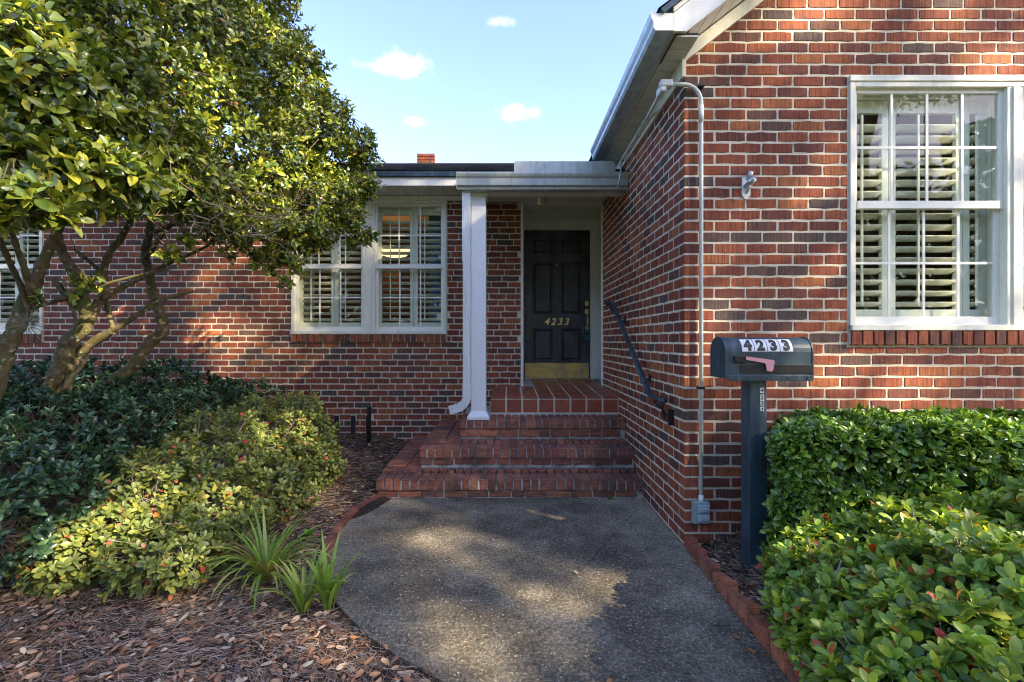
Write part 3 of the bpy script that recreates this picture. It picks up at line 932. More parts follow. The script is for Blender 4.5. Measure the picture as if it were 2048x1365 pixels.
# stiles and rails in front of a recessed field
xsd = [0, .116, .394, .506, .782, DX1 - DX0]
H_ = DZ1 - DZ0
def dbox(xa, xb, ta, tb, y0, y1, b=.002): door.bevbox(DX0 + xa, DX0 + xb, y0, y1, DZ1 - tb, DZ1 - ta, b)
dbox(0, .116, 0, H_, dY, dY + .04); dbox(.782, xsd[5], 0, H_, dY, dY + .04)
for ta, tb in ((0, .108), (.322, .439), (1.149, 1.347), (1.79, H_)): dbox(.1162, .7818, ta, tb, dY, dY + .04)
for ta, tb in rows_: dbox(.3942, .5058, ta + .0002, tb - .0002, dY, dY + .04)
for ca, cb in cols_:
    for ta, tb in rows_:
        door.box(DX0 + ca, DX0 + cb, dY + .024, dY + .034, DZ1 - tb, DZ1 - ta)
dr = door.build('front_door', M['door'], hp)
for ca, cb in cols_:
    for ta, tb in rows_:
        pm = MB()
        x0_, x1_, z0_, z1_ = DX0 + ca + .022, DX0 + cb - .022, DZ1 - tb + .022, DZ1 - ta - .022
        i_ = .018
        pm.add([(x0_, dY + .0235, z0_), (x1_, dY + .0235, z0_), (x1_, dY + .0235, z1_), (x0_, dY + .0235, z1_),
                (x0_ + i_, dY + .003, z0_ + i_), (x1_ - i_, dY + .003, z0_ + i_), (x1_ - i_, dY + .003, z1_ - i_), (x0_ + i_, dY + .003, z1_ - i_)],
               [(4, 5, 6, 7), (0, 1, 5, 4), (1, 2, 6, 5), (2, 3, 7, 6), (3, 0, 4, 7)])
        # moulding bead around the panel
        for a_, b_ in (((x0_ - .016, z0_ - .016), (x1_ + .016, z0_ - .016)), ((x1_ + .016, z0_ - .016), (x1_ + .016, z1_ + .016)), ((x1_ + .016, z1_ + .016), (x0_ - .016, z1_ + .016)), ((x0_ - .016, z1_ + .016), (x0_ - .016, z0_ - .016))):
            pm.tube([(a_[0], dY + .004, a_[1]), (b_[0], dY + .004, b_[1])], .0055, 6)
        pm.build('door_panel', M['door'], dr)
MB().bevbox(DX0 + .012, DX1 - .02, dY - .004, dY - .0005, DZ0 + .004, DZ0 + .205, .001).build('kick_plate', M['kick'], dr)
MB().bevbox(DX0 - .0, DX1, YD - .02, YD + .075, .800, .816, .003).build('threshold', M['threshold'], hp)
hx = DX0 + .86
hw = MB()
def disc(m_, c, r, y0, y1, n=20, sq=1.35): m_.tube([(c[0], y1, c[1]), (c[0], y0 + .004, c[1]), (c[0], y0, c[1])], [r, r, r * .75], n, sq=(1, 1) if sq is None else (1, 1))
def oval(m_, cx, cz, rx, rz, y0, y1):
    n = 20; ring = [(math.cos(2 * math.pi * k / n), math.sin(2 * math.pi * k / n)) for k in range(n)]
    vs = [(cx + a * rx, y1, cz + b * rz) for a, b in ring] + [(cx + a * rx, y0 + .004, cz + b * rz) for a, b in ring] + [(cx + a * rx * .7, y0, cz + b * rz * .7) for a, b in ring]
    fs = [(i, (i + 1) % n, n + (i + 1) % n, n + i) for i in range(n)] + [(n + i, n + (i + 1) % n, 2 * n + (i + 1) % n, 2 * n + i) for i in range(n)] + [tuple(range(2 * n, 3 * n))]
    m_.add(vs, fs)
zz = lambda ry: DZ1 - (ry - 280) / 490.0
oval(hw, hx, zz(772), .030, .042, dY - .014, dY); disc(hw, (hx, zz(772)), .013, dY - .024, dY - .012)
hw.build('deadbolt', M['brass'], dr, smooth=True)
hw = MB(); oval(hw, hx, zz(828), .030, .044, dY - .010, dY)
disc(hw, (hx, zz(822)), .014, dY - .02, dY - .008); hw.box(hx - .011, hx + .011, dY - .052, dY - .012, zz(838) - .003, zz(838) + .003)
hw.tube([(hx, dY - .008, zz(850)), (hx, dY - .038, zz(862)), (hx, dY - .050, zz(880)), (hx, dY - .050, zz(905)), (hx, dY - .036, zz(922)), (hx, dY - .006, zz(932))], [.008, .008, .012, .012, .008, .007], 10)
oval(hw, hx, zz(935), .020, .024, dY - .010, dY)
hw.build('door_handle', M['brass'], dr, smooth=True)
MB().tube([(DX0 + .45, dY, DZ1 - .482), (DX0 + .45, dY - .004, DZ1 - .482)], .011, 12).build('peephole', M['brass'], dr)

def text_mesh(s, size, bold=0.0, shear=0.0, depth=.002, squeeze=1.0):
    cu = bpy.data.curves.new('digit', 'FONT'); cu.body = s; cu.size = size; cu.offset = bold; cu.shear = shear; cu.extrude = depth; cu.align_x = 'CENTER'; cu.align_y = 'CENTER'
    ob = bpy.data.objects.new('digit', cu); COL.objects.link(ob)
    dg = bpy.context.evaluated_depsgraph_get(); dg.update()
    me = bpy.data.meshes.new_from_object(ob.evaluated_get(dg)); bpy.data.objects.remove(ob)
    xs_ = [v.co.x for v in me.vertices]; ys_ = [v.co.y for v in me.vertices]
    mx_, my_ = (min(xs_) + max(xs_)) / 2, (min(ys_) + max(ys_)) / 2; hgt = max(ys_) - min(ys_)
    for v in me.vertices:
        v.co.x = (v.co.x - mx_) * size / hgt * squeeze; v.co.y = (v.co.y - my_) * size / hgt
    return me
for ch_, px_ in zip('4233', (1091 + 8, 1106 + 5, 1124 + 1, 1137 - 4)):
    pass
for ch_, rx in zip('4233', (220, 262, 308, 352)):
    me = text_mesh(ch_, .098, bold=.002, shear=.25, depth=.003, squeeze=.95); me.materials.clear(); me.materials.append(M['brass'])
    o = bpy.data.objects.new('door_number', me); COL.objects.link(o); o.parent = dr
    o.location = (DX0 + (rx - 65) / 490, dY - .005, zz(893)); o.rotation_euler = (R(90), 0, 0)
# lockbox hangs on the handle
lb = thing('key_lockbox', 'small dark blue key lockbox hanging from the brass door handle', 'lockbox', (hx, dY - .03, zz(1022)))
MB().bevbox(hx - .037, hx + .037, dY - .052, dY - .014, zz(1020), zz(950), .006).build('box_body', M['blue'], lb)
MB().tube([(hx - .02, dY - .030, zz(952)), (hx - .02, dY - .03, zz(938)), (hx, dY - .03, zz(930)), (hx + .02, dY - .03, zz(938)), (hx + .02, dY - .03, zz(952))], .004, 8).build('shackle', M['steel'], lb)
MB().box(hx - .02, hx + .02, dY - .0535, dY - .0522, zz(985), zz(962)).build('face_plate', M['black'], lb)

# --- porch ceiling light
pl = thing('porch_light', 'small jar shaped amber glass ceiling light under the porch roof', 'lamp', (.42, 5.0, 2.86))
lx, ly = W(1084, 0, 5.0).x, 5.0
MB().tube([(lx, ly, 2.984), (lx, ly, 2.905)], .05, 16).build('lamp_base', M['steel'], pl)
m_ = MB(); m_.tube([(lx, ly, 2.905), (lx, ly, 2.90), (lx, ly, 2.85), (lx, ly, 2.80), (lx, ly, 2.788)], [.04, .052, .052, .047, .03], 20); m_.build('lamp_shade', M['lampglass'], pl)

# --- column
colm = MB(); cx_, cy_ = -.278, 4.585; h_ = .073
colm.bevbox(cx_ - h_, cx_ + h_, cy_ - h_, cy_ + h_, .57, 2.775, .006)
cb = colm.build('porch_column', M['column'], hp)
q = MB(); q.bevbox(cx_ - .108, cx_ + .108, cy_ - .108, cy_ + .108, .562, .598, .004)
q.add([(cx_ + sx_ * w_, cy_ + sy_ * w_, z_) for (w_, z_) in ((.100, .598), (.075, .645)) for sx_, sy_ in ((-1, -1), (1, -1), (1, 1), (-1, 1))],
      [(0, 1, 5, 4), (1, 2, 6, 5), (2, 3, 7, 6), (3, 0, 4, 7), (4, 5, 6, 7)])
q.build('column_base', M['column'], cb)
MB().bevbox(cx_ - .088, cx_ + .088, cy_ - .088, cy_ + .088, 2.735, 2.774, .004).build('column_cap', M['white'], cb)

# --- downspout
sp_ = MB(); dsx, dsy = -.392, 4.47
def rect_tube(m_, pts, w_, d_, rib=0):
    n = len(pts); vs = []; fs = []
    for i, p_ in enumerate(pts):
        dr_ = (Vector(pts[min(i + 1, n - 1)]) - Vector(pts[max(i - 1, 0)])).normalized()
        s_ = Vector((0, 1, 0)); u_ = s_.cross(dr_).normalized()
        e = 1 + (rib if i % 2 else 0)
        ring = [(-1, -1), (-.5, -1.04), (-.4, -.96), (0, -1.04), (.1, -.96), (.5, -1.04), (1, -1), (1, 1), (-1, 1)]
        for a, b in ring: vs.append(Vector(p_) + u_ * a * w_ / 2 * e + s_ * b * d_ / 2 * e)
    k = 9
    for i in range(n - 1):
        for j in range(k): fs.append((i * k + j, i * k + (j + 1) % k, (i + 1) * k + (j + 1) % k, (i + 1) * k + j))
    m_.add(vs, fs)
rect_tube(sp_, [(dsx, dsy, 2.768), (dsx, dsy, 2.1)], .080, .062)
rect_tube(sp_, [(dsx + .004, dsy, 2.12), (dsx + .004, dsy, .90)], .073, .056)
rect_tube(sp_, [(dsx + .004, dsy, .92), (dsx + .004, dsy, .80)], .079, .062)
ds = sp_.build('downspout', M['spout'], hp)
el = MB(); pts = []
for k in range(17):
    an = k / 16 * R(76); rr = .125
    pts.append((dsx - rr + .005 + rr * math.cos(an), dsy, .80 - rr * math.sin(an)))
for k in range(1, 4): pts.append((pts[16][0] - k * .025 * math.sin(R(76)), dsy, pts[16][2] - k * .025 * math.cos(R(76))))
rect_tube(el, pts, .077, .062, .05)
el.build('elbow', M['spout'], ds)

# --- wing eave: gutter, fascia, soffit, gable trim
EZ = 3.166
gp = [(.880, EZ), (.868, EZ + .02), (.868, EZ + .05), (.856, EZ + .075), (.850, EZ + .095), (.850, EZ + .112), (.862, EZ + .112), (.862, EZ + .102), (.985, EZ + .102), (.985, EZ)]
gy0, gy1 = 2.735, 4.72
MB().prism(gp, gy0, gy1, 'y').build('wing_gutter', M['galv'], hp)
MB().prism([(a - .002, b) if a < .95 else (a + .0, b) for a, b in gp], gy0 - .003, gy0 - .0005, 'y').build('gutter_end_cap', M['white'], hp)
MB().bevbox(.986, 1.006, gy0 + .02, gy1 + .4, EZ - .004, EZ + .11, .002).build('wing_fascia', M['soffit'], hp)
BY0 = 2.738
yy = BY0 + .03
MB().box(1.0065, XW - .004, BY0 + .03, gy1 + .45, 3.163, 3.175).build('soffit_backing', M['vent'], hp)
while yy < gy1 + .4:
    MB().bevbox(1.0065, XW - .004, yy, yy + .115, 3.150, 3.162, .002).build('soffit_panel', M['soffit'], hp); yy += .12
MB().bevbox(XW - .022, XW + .004, YF - .02, YB - .05, 3.035, 3.149, .003).build('wing_frieze', M['cream'], hp)
# barge board along the rake (front plane y=2.735), rake soffit, wall frieze
BY = 2.738
def rk(x, off): return 3.166 + (x - 1.0) * RK + off
X2 = 3.4
MB().prism([(.99, 3.166), (1.0625, 3.166), (X2, rk(X2, -.046)), (X2, rk(X2, .118)), (.99, rk(.99, .118))], BY, BY + .022, 'y').build('barge_board', M['white'], hp)
MB().prism([(.985, rk(.985, .122)), (X2, rk(X2, .122)), (X2, rk(X2, .15)), (.985, rk(.985, .15))], BY - .006, BY + .03, 'y').build('rake_drip_edge', M['white'], hp)
xa = 1.10
ang = math.atan(RK)
while xa < X2:
    xb = xa + .105
    vs = [(xa, BY + .023, rk(xa, -.043)), (xb - .006, BY + .023, rk(xb - .006, -.043)), (xb - .006, YF + .03, rk(xb - .006, -.043)), (xa, YF + .03, rk(xa, -.043))]
    m_ = MB(); m_.add(vs + [(a, b, c + .012) for a, b, c in vs], [(0, 1, 2, 3), (7, 6, 5, 4), (0, 4, 5, 1), (1, 5, 6, 2), (2, 6, 7, 3), (3, 7, 4, 0)])
    m_.build('rake_soffit_panel', M['soffit'], hp); xa = xb
vs = [(1.0, BY + .023, rk(1.0, -.025)), (X2, BY + .023, rk(X2, -.025)), (X2, YF + .03, rk(X2, -.025)), (1.0, YF + .03, rk(1.0, -.025))]
m_ = MB(); m_.add(vs + [(a, b, c + .012) for a, b, c in vs], [(0, 1, 2, 3), (7, 6, 5, 4), (0, 4, 5, 1), (1, 5, 6, 2), (2, 6, 7, 3), (3, 7, 4, 0)]); m_.build('rake_soffit_backing', M['vent'], hp)
MB().prism([(1.13, rake_z(1.13) + .0), (X2, rake_z(X2)), (X2, rk(X2, -.055)), (1.13, rk(1.13, -.055))], YF - .022, YF + .0, 'y').build('rake_frieze', M['cream'], hp)
# corner closing piece between the two soffits
sw = math.atan(RK)
shingle_roof('wing_roof', (.90, 9.0, rk(.90, .20)), (0, -1, 0), (math.cos(sw), 0, math.sin(sw)), 9.0 - 2.715, 4.2)
shingle_roof('wing_roof', (7.40, 2.715, rk(.90, .20)), (0, 1, 0), (-math.cos(sw), 0, math.sin(sw)), 9.0 - 2.715, 4.19)

# ------------------------------------------------------------------ conduit, electrical box and small wall fittings
cd = thing('conduit', 'thin pale grey electrical conduit running down the brick corner to a box', 'conduit', (1.27, 2.97, .2))
cxx = W(1402, 0, 2.975).x; cyy = 2.972; cr = .0125
top = W(1402, 205, cyy).z
pts = [(cxx, cyy, .285), (cxx, cyy, top)]
for k in range(1, 9):
    an = k / 8 * R(90); pts.append((cxx - .115 + .115 * math.cos(an), cyy, top + .115 * math.sin(an)))
pts.append((cxx - .20, cyy, top + .115))
m_ = MB(); m_.tube(pts, cr, 12); m_.tube([(cxx, cyy, top - .13), (cxx, cyy, top - .02)], cr * 1.25, 12); m_.tube([(cxx, cyy, .29), (cxx, cyy, .34)], cr * 1.3, 12)
m_.build('pipe', M['conduit'], cd, smooth=True)
jx = cxx - .21; jz = top + .115
m_ = MB(); m_.bevbox(jx - .055, jx + .02, cyy - .025, cyy + .03, jz - .02, jz + .022, .006); m_.bevbox(jx - .055, jx - .02, cyy - .02, cyy + .08, jz - .05, jz + .0, .006); m_.build('junction', M['conduit'], cd)
m_ = MB(); m_.tube([(jx - .035, cyy + .06, jz - .03), (XW - .05, 3.6, 3.085), (XW - .045, 4.3, 3.075), (XW - .05, 4.42, 3.05)], .013, 10); m_.build('eave_pipe', M['conduit'], cd, smooth=True)
m_ = MB(); m_.tube([(XW - .05, 4.40, 3.065), (XW - .07, 4.38, 3.0), (XW - .085, 4.325, 2.93), (XW - .10, 4.31, 2.85), (XW - .11, 4.33, 2.77), (XW - .11, 4.40, 2.745)], .008, 8); m_.build('flexible_cable', M['steel'], cd, smooth=True)
for z_ in (W(0, 172, cyy).z, W(0, 776, cyy).z):
    m_ = MB(); m_.bevbox(cxx - .022, cxx + .02, cyy - .017, cyy + .026, z_ - .008, z_ + .008, .002); m_.build('pipe_strap', M['black'], cd)
b0 = W(1389, 1050, 2.94); b1 = W(1421, 1006, 2.94)
eb = thing('electrical_box', 'small grey green outdoor electrical box with two flap covers at the foot of the wall', 'electrical box', (b0.x, 2.95, b0.z))
MB().bevbox(b0.x, b1.x, 2.945, 2.999, b0.z, b1.z, .005).build('box_body', M['boxgrey'], eb)
for (za, zb_) in ((.10, .47), (.53, .90)):
    hgt = b1.z - b0.z
    m_ = MB(); m_.bevbox(b0.x + .022, b1.x - .006, 2.930, 2.944, b0.z + hgt * za, b0.z + hgt * zb_, .004)
    m_.bevbox(b0.x + .034, b1.x - .016, 2.920, 2.931, b0.z + hgt * (za + .10), b0.z + hgt * (zb_ - .10), .003); m_.build('flap_cover', M['boxcover'], eb)
# flag pole bracket
fb = thing('flag_bracket', 'white metal flag pole bracket screwed to the brick wall', 'bracket', tuple(W(1492, 385, 2.98)))
c0 = W(1492, 372, YF - .004)
m_ = MB(); m_.prism([(c0.x - .025, c0.z + .05), (c0.x + .025, c0.z + .06), (c0.x + .028, c0.z - .06), (c0.x + .008, c0.z - .085), (c0.x - .010, c0.z - .085), (c0.x - .028, c0.z - .06)], YF - .008, YF - .001, 'y'); m_.build('plate', M['white'], fb)
m_ = MB(); m_.tube([(c0.x + .0, YF - .01, c0.z - .01), (c0.x + .012, YF - .075, c0.z + .025)], [.021, .021], 14); m_.tube([(c0.x + .0125, YF - .0755, c0.z + .0255), (c0.x + .013, YF - .077, c0.z + .0263)], [.015, .015], 14)
m_.tube([(c0.x - .0, YF - .01, c0.z - .05), (c0.x + .006, YF - .05, c0.z + .0)], .008, 8); m_.tube([(c0.x + .008, YF - .008, c0.z + .04), (c0.x + .022, YF - .03, c0.z + .085)], [.014, .016], 10)
m_.build('socket', M['steel'], fb, smooth=True)

# ------------------------------------------------------------------ steps and porch floor
stp = thing('entry_steps', 'three red brick steps with rowlock edges rising to a tiled porch floor', 'steps', (0, 3.9, 0))
def sbrick(x0, x1, y0, y1, z0, z1, ti=None, name='brick', jit=.0025, bev=.006, mat='step_brick', rz=0):
    ti = rnd.choice([0, 1, 1, 2, 2, 4]) if ti is None else ti
    m_ = MB()
    vs_j = [Vector((rnd.uniform(-jit, jit), rnd.uniform(-jit, jit), rnd.uniform(-jit, jit))) for _ in range(8)]
    bm = bmesh.new(); bmesh.ops.create_cube(bm, size=1)
    for v, jv in zip(bm.verts, vs_j):
        v.co = Vector(((x0 + x1) / 2 + v.co.x * (x1 - x0), (y0 + y1) / 2 + v.co.y * (y1 - y0), (z0 + z1) / 2 + v.co.z * (z1 - z0))) + jv
    bmesh.ops.bevel(bm, geom=list(bm.edges), offset=bev, segments=1, affect='EDGES')
    me = bpy.data.meshes.new(name); bm.to_mesh(me); bm.free(); me.materials.append(M[mat])
    k_ = rnd.uniform(1.3, 1.65)
    set_tint(me, np.tile(np.array(TINTS[ti][0]) * k_ * np.array((.95, 1.25, 1.5)), (len(me.vertices), 1)))
    o = bpy.data.objects.new(name, me); link(o, stp); return o
# step: (front y, left x, top z at front, top z at back, back y, riser base z)
steps_ = [(3.89, -1.11, .153, .190, 4.16, .0), (4.155, -.795, .356, .381, 4.49, .203), (4.48, -.465, .560, .575, 4.76, .386)]
for si, (yf, xl, zf, zb_, ybk, zr) in enumerate(steps_):
    rh = .083                                  # rowlock nosing height
    n = int(round((XW - .004 - xl) / .0735)); stx = (XW - .004 - xl) / n
    for i in range(n):
        x = xl + i * stx
        d = .185
        sbrick(x + .006, x + stx - .006, yf, yf + d, zf - rh, zf + (zb_ - zf) * .3)
        if yf + d + .01 < ybk:
            sbrick(x + .006, x + stx - .006, yf + d + .010, ybk + .01, zf - .05, zf + (zb_ - zf) * .9, jit=.002)
    u = xl + .012
    while u < XW - .03:
        L = min(rnd.choice((.19, .19, .19, .12)), XW - .006 - u)
        if L > .04: sbrick(u, u + L - .012, yf + .018, yf + .09, zr + .008, zf - rh - .012)
        u += L
    # left flank: bricks laid across, back to the house
    if si < 2:
        nxt = steps_[si + 1][1]
        yb_ = yf + .195
        w_ = (nxt - xl)
        while yb_ < YB - .03:
            zt_ = zf + (zb_ - zf) * min(1, (yb_ - yf) / .3)
            half = w_ * .62
            sbrick(xl + .002, xl + half - .006, yb_, yb_ + .064, zf - .07, zt_ + rnd.uniform(-.003, .003), ti=rnd.choice([2, 4, 5, 1]))
            sbrick(xl + half + .004, nxt + .03, yb_, yb_ + .064, zf - .07, zt_ + rnd.uniform(-.003, .003), ti=rnd.choice([2, 4, 5, 1]))
            yb_ += .073
    mc = MB(); zc_ = zf - .008
    mc.box(xl + .012, XW - .003, yf + .007, yf + .20, zf - rh + .006, zf - .005)
    mc.box(xl + .022, XW - .003, yf + .026, ybk + .1, zr - .05, zf - rh + .004)
    mc.box(xl + .012, XW - .003, yf + .2002, YB - .004, zr - .03, zf - .006)
    mc.build('mortar_core', M['step_mortar'], stp)
# risers on the flank side
for si, (yf, xl, zf, zb_, ybk, zr) in enumerate(steps_[:2]):
    for row in range(2):
        yb_ = yf + .03 + (row % 2) * .1
        while yb_ < YB - .05:
            L = min(.19, YB - .02 - yb_)
            sbrick(xl - .001 + .010, xl + .05, yb_, yb_ + L - .012, zf - .075 - .068 * (row + 1) + .006 + .0, zf - .075 - .068 * row)
            yb_ += L
TT = .165; tz_f, tz_b = .75, .812
ty0 = 4.75; TX1 = XW - .004
tiles_t = [(.30, .075, .038), (.33, .085, .042), (.27, .066, .036)]
def tile(x0, x1, y0, y1, z0, z1, poly=None):
    m_ = MB()
    if poly: m_.prism(poly, z0, z1, 'z')
    else:
        bm = bmesh.new(); bmesh.ops.create_cube(bm, size=1)
        for v in bm.verts: v.co = Vector(((x0 + x1) / 2 + v.co.x * (x1 - x0), (y0 + y1) / 2 + v.co.y * (y1 - y0), (z0 + z1) / 2 + v.co.z * (z1 - z0)))
        bmesh.ops.bevel(bm, geom=list(bm.edges), offset=.003, segments=2, affect='EDGES')
        me = bpy.data.meshes.new('tile'); bm.to_mesh(me); bm.free()
    if poly: me = m_.mesh('tile', M['tile'])
    else: me.materials.append(M['tile'])
    set_tint(me, np.tile(rnd.choice(tiles_t), (len(me.vertices), 1)))
    o = bpy.data.objects.new('tile', me); link(o, stp); return o
slope_t = math.atan((tz_b - tz_f) / 1.5)
for i in range(8):
    x1 = TX1 - i * TT; x0 = x1 - TT
    if i == 7: x0 = x1 - TT + .0
    # riser tile
    tile(x0 + .006, x1 - .006, ty0, ty0 + .02, .592, tz_f - .022)
    for j in range(10):
        y0 = ty0 + .0 + j * TT; y1 = y0 + TT
        if x0 < .16 and y0 > YB - .08: continue
        if y0 > YD - .05: continue
        y1 = min(y1, YD - .022)
        if x0 < .16: y1 = min(y1, YB)
        zt = tz_f + (y0 + TT / 2 - ty0) * math.tan(slope_t)
        o = tile(x0 + .006, x1 - .006, y0 + (.0 if j == 0 else .006), y1 - .006, zt - .018, zt)
        o.rotation_euler = (0, 0, 0)
        me = o.data
        for v in me.vertices: v.co.z += (v.co.y - (y0 + TT / 2)) * math.tan(slope_t)
m_ = MB(); x0 = TX1 - 8 * TT
vs = [(x0 + .006, ty0 + .003, .5), (TX1, ty0 + .003, .5), (TX1, ty0 + .003, tz_f - .003), (x0 + .006, ty0 + .003, tz_f - .003),
      (x0 + .006, YD - .02, .5), (TX1, YD - .02, .5), (TX1, YD - .02, tz_f + 1.55 * math.tan(slope_t) - .003), (x0 + .006, YD - .02, tz_f + 1.55 * math.tan(slope_t) - .003)]
m_.add(vs, [(0, 1, 2, 3), (5, 4, 7, 6), (3, 2, 6, 7), (0, 3, 7, 4), (1, 5, 6, 2)])
m_.build('grout_bed', mortar('grout', (.60, .57, .48), (.74, .70, .60)), stp)
MB().box(TX1 + .001, 1.30, YB + .02, YD + .08, .5, .80).build('sill_block', M['step_mortar'], stp)

# ------------------------------------------------------------------ brick edging along the path
def edging(name, label, pts, z, lens, tilt=0, width=.058, h=.10, side=1, pitch=0):
    th = thing(name, label, 'edging', (pts[0].x, pts[0].y, 0))
    # walk along polyline placing bricks end to end
    seg = [0]
    for a, b in zip(pts, pts[1:]): seg.append(seg[-1] + (b - a).length)
    s = 0.0; i = 0
    def at(s_):
        for k in range(len(pts) - 1):
            if s_ <= seg[k + 1] or k == len(pts) - 2:
                t_ = (s_ - seg[k]) / (seg[k + 1] - seg[k]); return pts[k].lerp(pts[k + 1], t_)
    while s < seg[-1] - .05:
        L = lens[i % len(lens)]; a = at(s); b = at(min(s + L, seg[-1] + .1)); m = (a + b) / 2; d = (b - a).normalized()
        rz = math.atan2(d.y, d.x)
        bm = bmesh.new(); bmesh.ops.create_cube(bm, size=1)
        for v in bm.verts: v.co = Vector((v.co.x * (L - .008), v.co.y * width, v.co.z * h)) + Vector([rnd.uniform(-.002, .002) for _ in range(3)])
        bmesh.ops.bevel(bm, geom=list(bm.edges), offset=.005, segments=2, affect='EDGES')
        me = bpy.data.meshes.new('brick'); bm.to_mesh(me); bm.free(); me.materials.append(M['step_brick'])
        set_tint(me, np.tile(np.array(TINTS[rnd.choice([0, 1, 2, 2, 4])][0]) * rnd.uniform(1.2, 1.6) * np.array((1, 1.2, 1.3)), (len(me.vertices), 1)))
        o = bpy.data.objects.new('brick', me); COL.objects.link(o); o.parent = th
        n_ = Vector((-d.y, d.x, 0)) * side * width * .5
        o.location = Vector((m.x, m.y, z)) + n_ - WL[th.name]; o.rotation_euler = (tilt + rnd.gauss(0, .04), pitch + rnd.gauss(0, .03), rz)
        s += L; i += 1
lp = [G(*p) for p in left_pts[:6]]
edging('brick_edging', 'old mossy brick edging curving along the left side of the concrete path', lp, -.018, (.16, .19, .19, .12, .19, .19), side=-1, h=.09)
rp = [G(1352, 1066), G(1385, 1118), G(1440, 1188), G(1500, 1258), G(1570, 1350), G(1600, 1392)]
edging('brick_edging', 'tilted red ribbed brick edging between the path and right hand hawthorn bed', rp, .018, (.19, .12, .17, .18, .2, .2), side=1, pitch=R(-11), h=.12)

# ------------------------------------------------------------------ handrail
hr = thing('handrail', 'black metal handrail fixed to the brick return wall beside the steps', 'handrail', (1.08, 3.4, .9))
def RP(px, py, X=1.075):
    Y = X * FPX / (px - 1014); return Vector((X, Y, EYE - (py - 681) * Y / FPX))
r1, r2, r3, r4 = RP(1214, 608), RP(1225, 607), RP(1300, 791), RP(1328, 803)
m_ = MB(); pts, ro = smooth_path([(r1, .018), (r1.lerp(r2, .7), .020), (r2, .022), (r2.lerp(r3, .06), .022)], 4)
bar = pts[:-1] + [r2.lerp(r3, t_) for t_ in (.08, .3, .6, .9)] + [r3.lerp(r4, 0.0), r3.lerp(r4, .15), r3.lerp(r4, .6), r4]
m_.tube(bar, .020, 12, sq=(1.15, .85)); m_.build('rail', M['navy'], hr, smooth=True)
for t_ in (.17, .80):
    p_ = r2.lerp(r3, t_)
    m_ = MB(); m_.tube([p_ - Vector((0, 0, .012)), p_ + Vector((.012, 0, -.045)), p_ + Vector((.05, 0, -.055)), Vector((XW, p_.y, p_.z - .055))], .007, 8)
    m_.bevbox(XW - .006, XW - .0005, p_.y - .025, p_.y + .025, p_.z - .09, p_.z - .02, .002); m_.build('wall_bracket', M['black'], hr)
m_ = MB(); e_ = r4 + Vector((0, .03, -.02)); m_.tube([e_, e_ + Vector((0, 0, -.05)), e_ + Vector((.02, 0, -.11))], .009, 8); m_.bevbox(XW - .035, XW - .001, e_.y - .015, e_.y + .015, e_.z - .15, e_.z - .04, .002)
f_ = r3.lerp(r4, .35); m_.tube([f_, f_ + Vector((0, 0, -.04)), f_ + Vector((.03, -.03, -.065)), e_ + Vector((.03, 0, -.075))], .008, 8); m_.build('end_bracket', M['black'], hr)
s_ = r1.lerp(r2, .6); m_ = MB(); pts = [s_ + Vector((0, 0, -.01))]
for k in range(7): an = R(180 - k * 30); pts.append(s_ + Vector((.01, .02 * math.cos(an), -.05 - .03 * math.sin(an) * .8)))
m_.tube(pts, .006, 8); m_.tube([s_ + Vector((0, .0, -.02)), s_ + Vector((XW - s_.x, .02, -.03))], .007, 8); m_.build('end_bracket', M['black'], hr)

# ------------------------------------------------------------------ mailbox
mx0, mx1 = W(1452, 0, 2.60).x, W(1618, 0, 2.60).x
mzb = W(0, 757, 2.60).z
mbx = thing('mailbox', 'dark navy rural mailbox numbered 4233 with pink flag on a square post', 'mailbox', (W(1515, 0, 2.72).x, 2.72, .07))
my0, my1 = 2.575, 2.755      # near side and far side
pr_ = .09; hst = .148
def mb_profile(r_, zc, inset=0.0):
    yc = (my0 + my1) / 2; pts = [(yc - r_, mzb), (yc - r_, zc)]
    for k in range(1, 12):
        an = math.pi - k * math.pi / 12; pts.append((yc + r_ * math.cos(an), zc + r_ * .92 * math.sin(an)))
    pts += [(yc + r_, zc), (yc + r_, mzb)]; return pts
# the box lies along x, its door at the left end, turned slightly
ANG = R(4)
piv = Vector(((mx0 + mx1) / 2, (my0 + my1) / 2, mzb))
body = MB(); body.prism(mb_profile(pr_, mzb + hst), mx0, mx1, 'x')
bo = body.build('box_body', M['navy'], mbx)
MB().prism(mb_profile(pr_ + .005, mzb + hst), mx0 - .018, mx0 - .0005, 'x').build('box_door', M['navy'], mbx)
MB().prism(mb_profile(pr_ + .004, mzb + hst), mx1 + .0005, mx1 + .008, 'x').build('rear_rim', M['navy'], mbx)
m_ = MB(); m_.bevbox(mx0 + .0, mx1 + .006, my0 - .006, my0 - .0, mzb - .012, mzb + .018, .002)
for k in range(5): m_.tube([(mx0 + k * .11, my0 - .006, mzb + .003), (mx0 + k * .11, my0 - .010, mzb + .003)], .006, 8)
m_.build('base_flange', M['navy'], mbx)
m_ = MB(); m_.bevbox(mx0 + .065, mx1 - .004, my0 - .004, my0 + .001, mzb + .030, mzb + .078, .001); m_.build('side_strip', M['black'], mbx)
m_ = MB(); m_.bevbox(mx0 + .03, mx0 + .098, my0 - .012, my0 - .0005, mzb + .088, mzb + .128, .004); m_.build('flag_hinge', M['black'], mbx)
fx0, fz = mx0 + .093, mzb + .122
m_ = MB(); poly = [(fx0, fz + .002), (fx0 + .150, fz - .018), (fx0 + .157, fz - .026), (fx0 + .148, fz - .074), (fx0 + .140, fz - .082), (fx0 + .114, fz - .078), (fx0 + .109, fz - .044), (fx0 + .104, fz - .036), (fx0, fz - .016)]
m_.prism(poly, my0 - .018, my0 - .013, 'y'); m_.build('flag', M['pink'], mbx)
